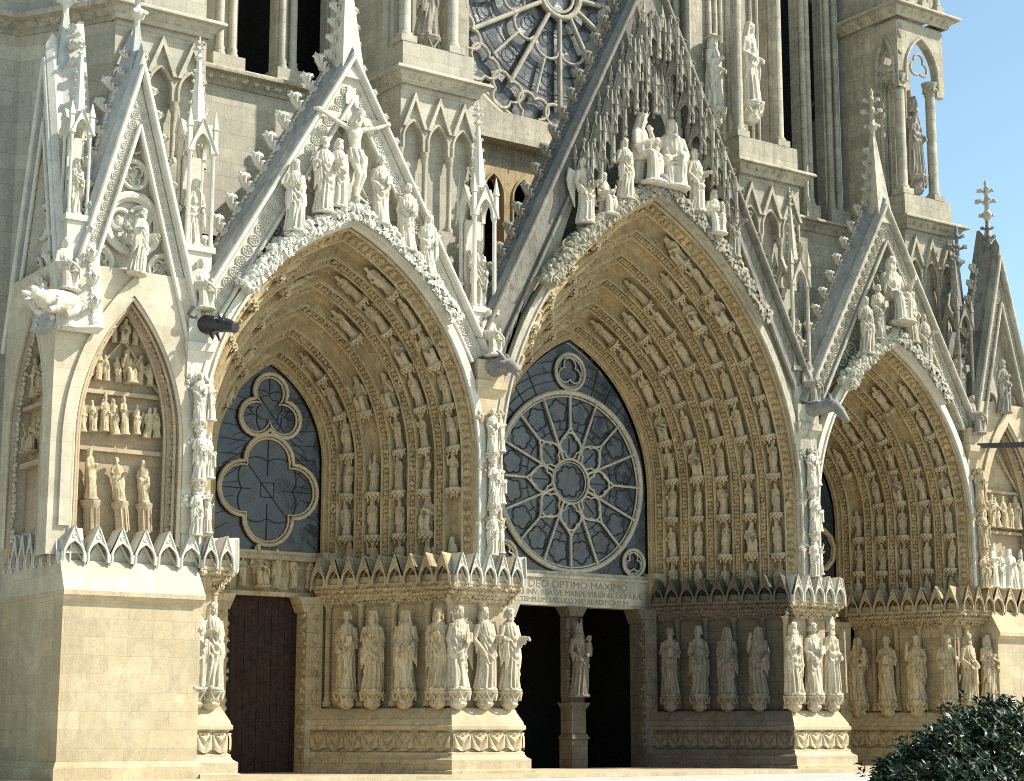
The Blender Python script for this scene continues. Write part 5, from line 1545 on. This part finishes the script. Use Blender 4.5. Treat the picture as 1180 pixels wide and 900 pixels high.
def facing(nrm): return math.atan2(nrm.y, nrm.x)+PI/2    # rotate local -y onto nrm

# --- jamb statues
def jamb_statues(key, seg, poss, poses, H, mat, labels, group, o=-.13, z=2.7, turn=0):
    a, d, nrm, L = along(JPATH[key], o)[seg]
    for t, k_, lb in zip(poss, poses, labels):
        p = a+d*(L*t)
        statue(k_, (p.x, p.y, z), H, facing(nrm)+turn, mat, lb, group)
J = 'large statues lined up along the portal jambs'
jamb_statues('P2', 0, (.24, .43, .66, .89), ('deacon', 'mantled', 'veiled', 'praying'), 2.58, ST_OCHRE,
  ('ochre robed statue holding a book, nearest the brown studded door', 'ochre statue wrapped in a slanting mantle, second from the studded door', 'ochre veiled statue with both hands low, third from the studded door', 'ochre long haired statue with hands joined, beside the sunlit pier front'), J, turn=.35)
jamb_statues('P2', 1, (.12, .5, .86), ('headless_book', 'angel', 'profile'), 2.62, ST_CREAM,
  ('sunlit statue with a book at the left corner of the middle pier', 'sunlit angel statue on the front of the pier between left and central doors', 'sunlit bearded statue at the pier corner beside the dark central doorway'), J)
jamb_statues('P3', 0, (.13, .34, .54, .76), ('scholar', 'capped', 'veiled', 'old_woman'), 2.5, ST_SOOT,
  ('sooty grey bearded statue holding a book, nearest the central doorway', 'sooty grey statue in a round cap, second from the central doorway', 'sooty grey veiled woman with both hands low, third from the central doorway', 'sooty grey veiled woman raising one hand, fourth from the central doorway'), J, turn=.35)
jamb_statues('P3', 1, (.08, .45, .8), ('pointing', 'deacon', 'bishop'), 2.6, ST_CREAM,
  ('bearded statue with a raised hand at the left corner of the right pier', 'sunlit robed statue with a book, middle of the right pier front', 'mitred bishop statue with a staff on the right pier front'), J)
jamb_statues('P4', 0, (.07, .33, .59, .86), ('mother', 'scholar', 'pointing', 'cross_bearer'), 2.62, ST_OCHRE,
  ('ochre veiled woman holding a child, deepest inside the right portal', 'ochre bearded statue clasping a book, second in the right portal', 'ochre bearded statue with a raised hand, third in the right portal', 'ochre statue with a tall cross staff in the right portal'), J, z=2.55, turn=.35)
jamb_statues('P4', 1, (.27, .88), ('holding', 'prophet'), 2.62, ST_OCHRE,
  ('pale statue with a small figure before it, beside the cross bearer', 'pale bearded prophet statue with a scroll, last on the right jamb'), J, z=2.55)
jamb_statues('P1', 0, (.0, .5), ('mantled', 'praying'), 2.5, ST_CREAM,
  ('sunlit mantled statue squeezed against the big left plinth', 'sunlit long haired statue on the left pier beside the studded door'), J, z=2.6)
statue('madonna', (40.6, 4.78, 2.65), 2.62, .1, ST_SOOT, 'crowned Virgin statue carrying a child on the post between the central doors', J, ped=False)

# --- gable statues
GS = 'statues standing in the gables'
def crest(P_, cx, W0, zs, za, x):
    A = Arch(cx, W0+.5, zs, za+.6, 6.3); dx = abs(x-cx); v = A.R**2-(dx-A.c)**2
    return A.zs+math.sqrt(max(0, v))
for x, z, k_, lb, H in ((26.0,16.2,'praying','white long haired statue, leftmost in the crucifixion gable',2.1),(27.0,16.95,'profile','white bearded statue left of the cross',2.25),(27.5,17.2,'mantled','white long haired statue tucked beside the foot of the cross',2.05),
   (29.05,16.9,'deacon','white robed statue just right of the cross',2.1),(30.05,16.2,'headless_book','white statue holding a book, second right of the cross',2.05),(30.85,15.45,'veiled','white veiled statue, rightmost in the crucifixion gable',1.95)):
    statue(k_, (x, -.12, z+.2), H*1.1, random.uniform(-.2, .2), ST_WHITE, lb, GS, ped=False)
mb = MB(); mb.add(*box(-.09, .09, 0, .12, 0, 2.25)); mb.add(*box(-.75, .75, .003, .117, 1.60, 1.74)); mb.add(*box(-.13, .13, -.03, .0, 1.92, 2.12))
CR = link('crucifix', mb.mesh('crucifix', WHITE), None, (28.12, .2, 17.55), None, 1.78); tag(CR, 'white stone cross with a crucified figure in the left gable', 'crucifix')
CF = link('figure', sculpt(crucified(), .0135), CR, (0, -.12, .02)); CF.data.materials.append(ST_WHITE)
SEATP = {'king': dict(R=((.3, 0, .68), (.34, -.2, .85)), L=((-.3, 0, .68), (-.3, -.2, .98)), hair='long', beard=.7),
 'crowner': dict(L=((-.28, -.05, .72), (-.42, -.22, 1.0)), R=((.28, 0, .66), (.16, -.3, .62)), hair='long', beard=.8, turn=-.5),
 'queen': dict(R=((.28, -.02, .68), (.1, -.25, .78)), L=((-.28, 0, .68), (-.08, -.25, .78)), hair='veil', hat='crown', turn=.5, nod=.2),
 'reader': dict(R=((.28, 0, .66), (.14, -.28, .72)), L=((-.28, 0, .66), (-.12, -.28, .66)), hair='long', item='scroll', nod=.15),
 'angelseat': dict(R=((.28, 0, .66), (.14, -.28, .82)), L=((-.28, 0, .66), (-.12, -.28, .7)), hair='long', wings=True)}
SEM = {}
def seat_mesh(k_, mat, voxel=.015):
    if k_ not in SEM: SEM[k_] = sculpt(seated(sum(map(ord, k_)), SEATP[k_]), voxel)
    me = SEM[k_].copy(); me.materials.clear(); me.materials.append(mat); return me
def seat_statue(k_, loc, s, rz, mat, label, group=None):
    return tag(link('seated_statue', seat_mesh(k_, mat), None, loc, (0, 0, rz), s), label, 'statue', group)
seat_statue('queen', (40.0, .1, 20.4), 1.95, .45, ST_WHITE, 'large crowned seated woman at the top of the central gable', GS)
seat_statue('crowner', (41.35, .1, 20.4), 2.0, -.5, ST_WHITE, 'large seated bearded man reaching towards the crowned woman', GS)
for x, z, k_, lb, H, m_ in ((37.2,18.3,'angel','winged angel statue, leftmost in the central gable',2.1,ST_WHITE),(39.0,19.45,'praying','standing angel statue left of the crowned woman',2.0,ST_WHITE),
   (42.25,19.55,'angel','winged angel statue right of the seated couple',2.1,ST_WHITE),(43.95,18.1,'angel','winged angel statue, rightmost in the central gable',2.0,ST_GREY)):
    statue(k_, (x, -.14, z+.2), H*1.12, random.uniform(-.3, .3), m_, lb, GS, ped=False)
seat_statue('angelseat', (38.2, .0, 18.95), 1.15, .2, ST_WHITE, 'small kneeling winged angel, second from left in the central gable', GS)
seat_statue('angelseat', (43.1, -.2, 19.0), 1.25, -.3, ST_WHITE, 'small seated winged angel at the right end of the central gable', GS)
mb = MB(); mb.add(*ell((0, 0, 0), (.26, .26, .26), None, ICO3)); mb.add(*tube([(-.0, .0, -.26), (0, .1, -.5)], [.1, .16], 8))
tag(link('orb', mb.mesh('orb', GARG_G, 180), None, (40.5, -.35, 20.55)), 'grey round orb at the tip of the central arch', 'orb')
seat_statue('king', (52.45, -.05, 16.95), 2.0, 0, ST_GREYW, 'seated bearded man with raised hand in the right gable', GS)
for x, z, k_, lb, H in ((50.8,15.35,'praying','grey long haired statue, leftmost in the right gable',2.1),(51.5,16.0,'deacon','grey robed statue left of the seated man in the right gable',2.05),(53.35,16.1,'veiled','grey veiled statue right of the seated man',1.95),(54.05,15.4,'angel','grey winged statue, rightmost in the right gable',1.8)):
    statue(k_, (x, -.12, z+.2), H*1.08, random.uniform(-.2, .2), ST_GREYW, lb, GS, ped=False)
statue('profile', (20.95, .0, 14.35), 2.05, .5, ST_WHITE, 'white leaning statue in the narrow left gable', GS, ped=False, tilt=.12)
statue('mantled', (58.75, .0, 14.1), 2.2, 0, ST_GREY, 'grey mantled statue in the gable at the right edge', GS, ped=False)
# seated figures beside the gargoyles
SG = 'small seated statues above the waterspouts'
for x, z, k_, lb, m_ in ((18.9,13.6,'reader','white seated figure just behind the white bear waterspout',ST_WHITE),(23.1,13.62,'reader','white seated figure above the black ox waterspout',ST_WHITE),(33.45,13.45,'reader','white seated figure above the grey horned waterspout',ST_WHITE),(47.95,13.4,'reader','grey seated figure above the horse head waterspout',ST_GREY),(57.05,13.1,'reader','grey seated figure above the dark straight spout',ST_GREY)):
    seat_statue(k_, (x, .18, z), 1.15, .15, m_, lb, SG)
# statues inside the pinnacles
NS = 'statues inside the pinnacles'
for (cx, cy, z0, m_, s_, hc, sp), k_, lb in zip(PINS[:5], ('prophet', 'veiled', 'mantled', 'praying', 'deacon'), ('white statue inside the small pinnacle at the far left','white veiled statue inside the pinnacle left of the crucifixion gable','white mantled statue inside the pinnacle between left and central gables','grey statue inside the pinnacle between central and right gables','grey statue inside the pinnacle beside the right gable')):
    statue(k_, (cx, cy-.02, z0+.22), (hc-.7)*.9, 0, ST_WHITE if m_ is WHITE else ST_GREY, lb, NS, ped=False)
# statues of the upper storey
US = 'tall statues of the upper storey'
statue('pilgrim', (46.25, 3.2, 25.3), 3.1, .3, ST_WHITE, 'tall pilgrim statue with a broad hat beside the great rose window', US)
statue('veiled', (47.75, 2.75, 25.7), 3.5, .3, ST_WHITE, 'tall veiled woman statue between the tower columns right of the rose', US)
statue('bishop', (57.2, 2.8, 24.4), 3.3, .2, ST_GREY, 'tall statue with a staff between columns against the blue sky', US)
statue('prophet', (32.6, 2.8, 25.0), 3.3, 0, ST_GREY, 'tall statue half hidden between columns left of the great rose', US)
statue('headless_book', (38.9, .9, 25.9), 1.3, -.3, ST_GREY, 'small dark statue riding on the left slope of the central gable', US)

# --- figures carved in the vault rows
FIGM = []
def fig_mesh(i, console=True):
    mb = [lambda: seated(101, SEATP['reader']), lambda: seated(103, SEATP['king']), lambda: standing(107, dict(POSES['praying'], slab=True)), lambda: standing(109, dict(POSES['angel'], wl=.5)), lambda: seated(113, SEATP['angelseat']), lambda: standing(127, dict(POSES['prophet'])), lambda: seated(131, dict(SEATP['queen'])), lambda: standing(137, dict(POSES['mantled'])), lambda: standing(139, dict(POSES['pointing'], item='book')), lambda: standing(149, dict(POSES['bishop'])), lambda: standing(151, dict(POSES['veiled'], turn=.5)), lambda: standing(157, dict(POSES['profile'], turn=-.5))][i]()
    sc = 1.0 if i in (0, 1, 4, 6) else .78
    for k in range(len(mb.v)): mb.v[k] = mb.v[k]*sc
    if not console:
        me = sculpt(mb, .026, 1); me.name = 'relief_figure'; return me
    # canopy-console under the feet
    mb.add(*lathe([(.06, -.34), (.2, -.26), (.24, -.16), (.36, -.08), (.36, -.02)], (0, -.08, 0), 8, 1, .9))
    for k in range(5):
        a = -PI/2+(k-2)*.6; mb.add(*tube([(.3*math.cos(a-.28), -.08+.27*math.sin(a-.28), -.26), (.33*math.cos(a), -.08+.3*math.sin(a), -.08), (.3*math.cos(a+.28), -.08+.27*math.sin(a+.28), -.26)], .045, 5))
    for k in range(3):
        a = -PI/2+(k-1)*.8; mb.add(*tube([(.26*math.cos(a), -.08+.24*math.sin(a), -.3), (.3*math.cos(a), -.08+.28*math.sin(a), -.44)], [.05, .015], 5))
    me = sculpt(mb, .021, 1); me.materials.append(ST_FIG); me.name = 'carved_figure'; return me
FIGM = [fig_mesh(i) for i in range(12)]
ORD = ['first', 'second', 'third', 'fourth', 'fifth', 'sixth', 'seventh', 'eighth', 'ninth', 'tenth', 'eleventh', 'twelfth', 'thirteenth']
def row_figures(P, pname, count_scale=1.42, lmin=.55):
    nf = 0
    for ri, (s_, _, span) in enumerate(P.rows):
        A, y = P.arch(s_, .25)
        rowname = ['outermost', 'second outermost', 'middle', 'second innermost', 'innermost'][ri]
        sc0 = min(1.0, span*P.L*.58/.62)
        step = count_scale*(.82+.18*sc0)
        for side in (1, -1):
            n = int((A.len-.35)/step)
            for k in range(n):
                l = .28+step*k
                if side == -1 and l < A.leg+A.arc*.35: continue
                if l+1.0 > A.len or random.random() < .035: continue
                (x, z), t, rad = A.at(l+.35, side)
                N = Vector((-P.nW*rad[0], -P.nY, -P.nW*rad[1])); T = Vector((t[0], 0, t[1])); T = (T-N*T.dot(N)).normalized()
                X = (-N).cross(T)
                (x, z), t2, _ = A.at(l, side)
                sc = .93*sc0*random.uniform(.93, 1.06)*random.choice((1, 1, .97))
                o = link('carved_figure', random.choice(FIGM+FIGM[7:]+FIGM[2:4]), None, mat=basis(Vector((x, y, z))+N*random.uniform(.05, .13)+X*random.uniform(-.04, .04), X, -N, T, sc) @ euler(random.uniform(-.05, .08), random.uniform(-.07, .07), random.uniform(-.45, .45)))
                nf += 1
                tag(o, 'small carved figure in the %s vault, %s row, %s up on the %s' % (pname, rowname, ORD[k], 'right' if side == 1 else 'left'), 'carving', 'figures carved in the portal vaults')
    return nf
NF = row_figures(PL, "left portal's")+row_figures(PC, "central portal's", 1.5)+row_figures(PR, "right portal's")
print('figures', NF)

# --- reliefs in the outer buttress niches and the pier carvings
RL = 'small relief figures in the buttress niches'
RFIG = {}
def small_fig(i, loc, s, rz, mat, label, group):
    i = {2: random.choice((2, 7, 10)), 5: random.choice((5, 8, 11)), 3: random.choice((3, 9))}.get(i, i)
    if i not in RFIG: RFIG[i] = fig_mesh(i, False)
    s *= random.uniform(.86, 1.12); rz += random.uniform(-.5, .5); loc = (loc[0]+random.uniform(-.04, .04)*(abs(rz+PI/2) > .6), loc[1], loc[2]); tl = random.uniform(-.13, .13)
    me = RFIG[i]; k = ('m', i, mat.name)
    if k not in STM: STM[k] = me.copy(); STM[k].materials.clear(); STM[k].materials.append(mat)
    return tag(link('relief_figure', STM[k], None, loc, (0, tl, rz), s), label, 'carving', group)
for j, x in enumerate((20.15, 20.98, 21.8)):
    o = small_fig(2+j % 2*3, (x, .7, 7.85), 1.05, .3-.3*j, ST_OCHRE, 'weathered figure on a bracket in the left niche, %s of three' % ('leftmost', 'middle', 'rightmost')[j], RL)
    mb = MB(); mb.add(*lathe([(.2,-.95),(.2,-.25),(.28,-.15),(.28,-.02)], (0,0,0), 8))
    for q in range(4):
        a = -PI/2+(q-1.5)*.7; mb.add(*tube([(.21*math.cos(a), .21*math.sin(a), -.9), (.21*math.cos(a), .21*math.sin(a), -.2)], .035, 5))
    link('bracket', mb.mesh('bracket', NICHE, 40), o)
for j in range(8): small_fig((2, 5, 3, 2, 5, 2, 3, 5)[j], (19.85+.32*j, .72, 9.75+.04*(j % 3)), .74, random.uniform(-.3, .3), ST_OCHRE, 'standing relief figure in the left niche middle row, %s from the left' % ORD[j], RL)
for j in range(6): small_fig((2, 5, 2, 1, 3, 5)[j], (20.2+.32*j, .76, 11.3), .58+.12*(j == 3), random.uniform(-.3, .3), ST_OCHRE, 'small relief figure below the niche gable, %s from the left' % ORD[j], RL)
for j in range(3): small_fig((2, 6, 5)[j], (20.65+.33*j, .75, 12.45), .5+.12*(j == 1), 0, ST_OCHRE, 'tiny relief figure in the tip of the left niche, %s of three' % ORD[j], RL)
for j in range(4): small_fig((1, 4, 5, 0)[j], (19.2, 3.0-.55*j, 9.35), .8, -PI/2, ST_OCHRE, 'shaded relief figure on the side niche lower shelf, %s of four' % ORD[j], RL)
for j in range(4): small_fig((2, 5, 0, 3)[j], (19.2, 2.9-.5*j, 11.0), .85, -PI/2, ST_OCHRE, 'shaded relief figure on the side niche upper shelf, %s of four' % ORD[j], RL)
for j in range(2): small_fig((5, 2)[j], (19.2, 2.4-.5*j, 12.3), .7, -PI/2, ST_OCHRE, 'shaded relief figure near the tip of the side niche, %s of two' % ORD[j], RL)
for j in range(6):
    small_fig((2, 5, 3, 5, 2, 3)[j], (57.9+.42*j, .62, 7.0+.05*(j % 2)), 1.25, 0, ST_WHITE, 'sunlit relief figure at the right edge lower row, %s from the left' % ORD[j], RL)
    small_fig((5, 2, 5, 3, 2, 5)[j], (57.95+.42*j, .68, 9.5), .9, 0, ST_OCHRE, 'relief figure at the right edge upper row, %s from the left' % ORD[j], RL)
PG = 'figures stacked on the portal piers'
for cx, m_, nm in ((23.07, ST_WHITE, 'left pier'), (33.45, ST_WHITE, 'pier between left and central portals'), (47.75, ST_WHITE, 'pier between central and right portals'), (56.98, ST_OCHRE, 'pier at the right edge')):
    for j, (z, k_, H) in enumerate(((6.95, 'mantled', 1.4), (8.55, 'prophet', 1.5), (10.25, 'deacon', 1.45))):
        statue(k_, (cx+(.05 if j == 1 else 0), -.02, z), H, random.uniform(-.4, .4), m_, '%s figure on the %s above the pointed canopies' % (('lowest', 'middle', 'topmost')[j], nm), PG, ped=j > 0)
        statue(('pointing', 'holding', 'praying')[j], (cx+.42, .15, z+.1), H*.9, .9, m_, 'right hand %s figure on the side of the %s' % (('lowest', 'middle', 'topmost')[j], nm), PG, ped=False)
# figures of the left lintel
for cx, nm in ((28.15, 'left'), (52.42, 'right')):
    for j in range(6): small_fig((2, 5, 0, 2, 3, 5)[j], (cx-1.5+.6*j, 5.12, 6.02), .82 if j != 2 else .95, 0, ST_OCHRE, 'relief figure on the lintel of the %s door, %s from the left' % (nm, ORD[j]), 'lintel figures')

# --- waterspouts
def beast(kind):
    mb = MB()
    if kind == 'bear':      # along -y, head forward
        mb.add(*tube([(0,.5,0),(0,.1,.05),(0,-.4,.02),(0,-.75,.0)], [.3,.36,.33,.24], 14)); mb.add(*tube([(0,-.7,.02),(0,-.95,.1)], [.25,.2], 12)); mb.add(*ell((0,-1.05,.12), (.22,.24,.2))); mb.add(*ell((0,-1.32,.04), (.11,.18,.085))); mb.add(*ell((0,-1.28,-.1), (.085,.15,.035), euler(.35,0,0))); mb.add(*ell((0,-1.49,.07), (.045,.03,.035)))
        for sx in (-1,1):
            mb.add(*ell((sx*.18,-.95,.31), (.075,.045,.085))); mb.add(*ell((sx*.1,-1.22,.2), (.04,.04,.035)))
            mb.add(*tube([(sx*.26,-.4,-.02),(sx*.3,-.5,-.25),(sx*.25,-.7,-.33)], [.15,.11,.09], 8)); mb.add(*tube([(sx*.26,.3,-.02),(sx*.34,.1,-.25),(sx*.28,-.1,-.36)], [.2,.13,.1], 8))
        for k in range(60):
            a = random.uniform(0, 2*PI); y = random.uniform(-.8, .5); r = .33-.08*(y < -.5)
            mb.add(*ell((r*math.cos(a), y, r*math.sin(a)+.03), (.03,.07,.03), None, ICO1))
    elif kind == 'ox':
        mb.add(*tube([(0,.5,0),(0,0,.02),(0,-.5,-.03),(0,-.85,-.1)], [.33,.36,.3,.26], 14)); mb.add(*tube([(0,-.75,-.06),(0,-1.1,-.16),(0,-1.35,-.24)], [.28,.24,.19], 12)); mb.add(*lathe([(.2,0),(.22,.06),(.14,.07)], (0,0,0), 12), Matrix.Translation((0,-1.34,-.24)) @ euler(PI/2+.25,0,0))
        for sx in (-1,1):
            mb.add(*ell((sx*.2,-.98,.02), (.07,.06,.07))); mb.add(*tube([(sx*.22,-.7,.12),(sx*.36,-.68,.1),(sx*.4,-.72,.0)], [.06,.06,.03], 7)); mb.add(*tube([(sx*.12,-.75,.2),(sx*.2,-.72,.32)], [.05,.02], 7))
            mb.add(*tube([(sx*.2,-.3,-.25),(sx*.2,-.42,-.45),(sx*.17,-.5,-.6)], [.08,.06,.04], 7))
    elif kind == 'goat':
        mb.add(*tube([(0,.5,0),(0,0,.05),(0,-.45,.05),(0,-.7,0)], [.34,.38,.34,.26], 14)); mb.add(*tube([(0,-.7,.05),(0,-.95,-.12),(0,-1.15,-.3)], [.26,.22,.15], 12)); mb.add(*tube([(0,-.95,-.22),(0,-1.1,-.42)], [.13,.08], 8))
        for sx in (-1,1):
            mb.add(*tube([(sx*.15,-.6,.25),(sx*.24,-.45,.48),(sx*.2,-.25,.62)], [.08,.06,.03], 8)); mb.add(*tube([(sx*.24,-.62,.12),(sx*.4,-.55,.14)], [.07,.04], 7)); mb.add(*ell((sx*.17,-.88,.02), (.05,.06,.05)))
        for k in range(80):
            a = random.uniform(0, 2*PI); y = random.uniform(-.6, .45); mb.add(*ell((.36*math.cos(a), y, .36*math.sin(a)+.04), (.04,.09,.04), None, ICO1))
    elif kind == 'horse':
        mb.add(*tube([(0,.5,0),(0,.0,.05),(0,-.4,.1),(0,-.7,.14)], [.24,.25,.24,.2], 12)); mb.add(*tube([(0,-.62,.2),(0,-.85,-.05),(0,-1.05,-.36)], [.19,.17,.12], 12)); mb.add(*ell((0,-1.08,-.38), (.11,.1,.1)))
        for sx in (-1,1):
            mb.add(*tube([(sx*.1,-.58,.3),(sx*.13,-.55,.55)], [.06,.015], 7)); mb.add(*ell((sx*.14,-.78,.06), (.04,.05,.05)))
        for k in range(6): mb.add(*ell((0,-.5+.15*k,.33-.03*k), (.05,.1,.1)))
    return mb
def spout(kind, x, z, rz, mat, label, s=.85, y=.05, pit=0):
    me = sculpt(beast(kind), .022, 1); me.materials.append(mat)
    return tag(link('gargoyle', me, None, (x, y, z), (pit, 0, rz), s), label, 'gargoyle', 'animal waterspouts at the foot of the gables')
spout('bear', 18.75, 13.15, -1.2, ST_WHITE, 'white bear like waterspout at the far left corner', 1.0, -.1)
spout('ox', 23.25, 13.15, .35, GARG_D, 'black ox headed waterspout left of the left portal', .82, .05)
spout('goat', 33.55, 13.05, .35, GARG_G, 'grey horned beast waterspout between left and central portals', .85, .05)
spout('horse', 47.95, 13.1, .55, GARG_G, 'grey horse head waterspout left of the right portal', 1.15, .0)
mb = MB(); mb.add(*box(-.13,.13,-1.9,.4,-.1,.08)); mb.add(*box(-.16,.16,-1.95,-1.7,-.13,.1))
tag(link('water_spout', mb.mesh('water_spout', IRON), None, (57.2, .1, 12.62), (0, 0, .75)), 'plain straight dark water spout at the right edge', 'spout')

# ------------------------------------------------------------------ ground and shrub
mb = MB(); mb.add([(-600,-600,0),(900,-600,0),(900,900,0),(-600,900,0)], [(0,1,2,3)])
tag(mb.build('ground', PAVE), kind='structure')
mb = MB(); mb.add(*box(18, 62, -1.6, 5.2, 0.004, .12)); o = mb.build('step', CREAM); tag(o, kind='structure')
def shrub(cx, cy, lobes, nleaf, label):
    root = link('shrub', None, None, (cx, cy, 0)); tag(root, label, 'shrub')
    r = np.random.default_rng(5)
    st = MB()
    for lx, ly, lz, lr in lobes:
        st.add(*tube([(0, 0, 0), (lx*.4, ly*.4, lz*.35), (lx, ly, lz*.8)], [.06, .045, .015], 6))
        for k in range(14):
            d = r.normal(size=3); d /= np.linalg.norm(d); d[2] = abs(d[2])
            st.add(*tube([(lx*.8, ly*.8, lz*.6), (lx+d[0]*lr*.5, ly+d[1]*lr*.5, lz+d[2]*lr*.45), (lx+d[0]*lr*1.02, ly+d[1]*lr*1.02, lz+d[2]*lr*1.02)], [.02, .012, .004], 5))
    st.build('stem', BARK, root)
    V = []; F = []
    tot = sum(l[3]**2 for l in lobes)
    for lx, ly, lz, lr in lobes:
        nsp = int(nleaf*lr**2/tot/7)
        for k in range(nsp):
            d = r.normal(size=3); d /= np.linalg.norm(d)
            q = lr*(1-.55*r.random()**1.8)*(1+.16*math.sin(5*d[0]+3*d[2]+lx*7)*math.cos(4*d[1]))
            if r.random() < .16: q *= r.uniform(1.05, 1.28)
            c = np.array([lx, ly, lz])+d*q*np.array([1, 1, .92])
            if c[2] < .05: continue
            ax = d+r.normal(size=3)*.5+np.array([0, 0, .5]); ax /= np.linalg.norm(ax)
            for j in range(7):      # a spray of leaves
                a = j*2.4; u = np.cross(ax, [0.3, .2, 1]); u /= np.linalg.norm(u); v = np.cross(ax, u)
                dr = (u*math.cos(a)+v*math.sin(a))*.8+ax*(.25+.1*j); dr /= np.linalg.norm(dr)
                w_ = np.cross(dr, ax); w_ /= np.linalg.norm(w_)+1e-6; nn = np.cross(w_, dr)
                L = r.uniform(.09, .145); b = c+ax*(.018*j)
                n0 = len(V)
                V += [b, b+dr*L*.45+w_*L*.22+nn*.008, b+dr*L-nn*L*.18, b+dr*L*.45-w_*L*.22+nn*.008, b+dr*L*.5-nn*.006]
                F += [(n0, n0+1, n0+4), (n0+1, n0+2, n0+4), (n0+2, n0+3, n0+4), (n0+3, n0, n0+4)]
    mb = MB(); mb.add(np.array(V), F); mb.build('foliage', LEAFM, root)
shrub(19.35, -31.0, [(0, 0, .55, .85), (.8, .2, .75, .85), (1.6, .5, .85, .95), (-.8, -.25, .3, .55), (.2, -.7, .2, .6), (-.3, .3, .5, .6), (.35, 0, 1.1, .42), (1.1, .1, 1.2, .5)], 60000, 'dark green leafy shrub in front of the right portal')
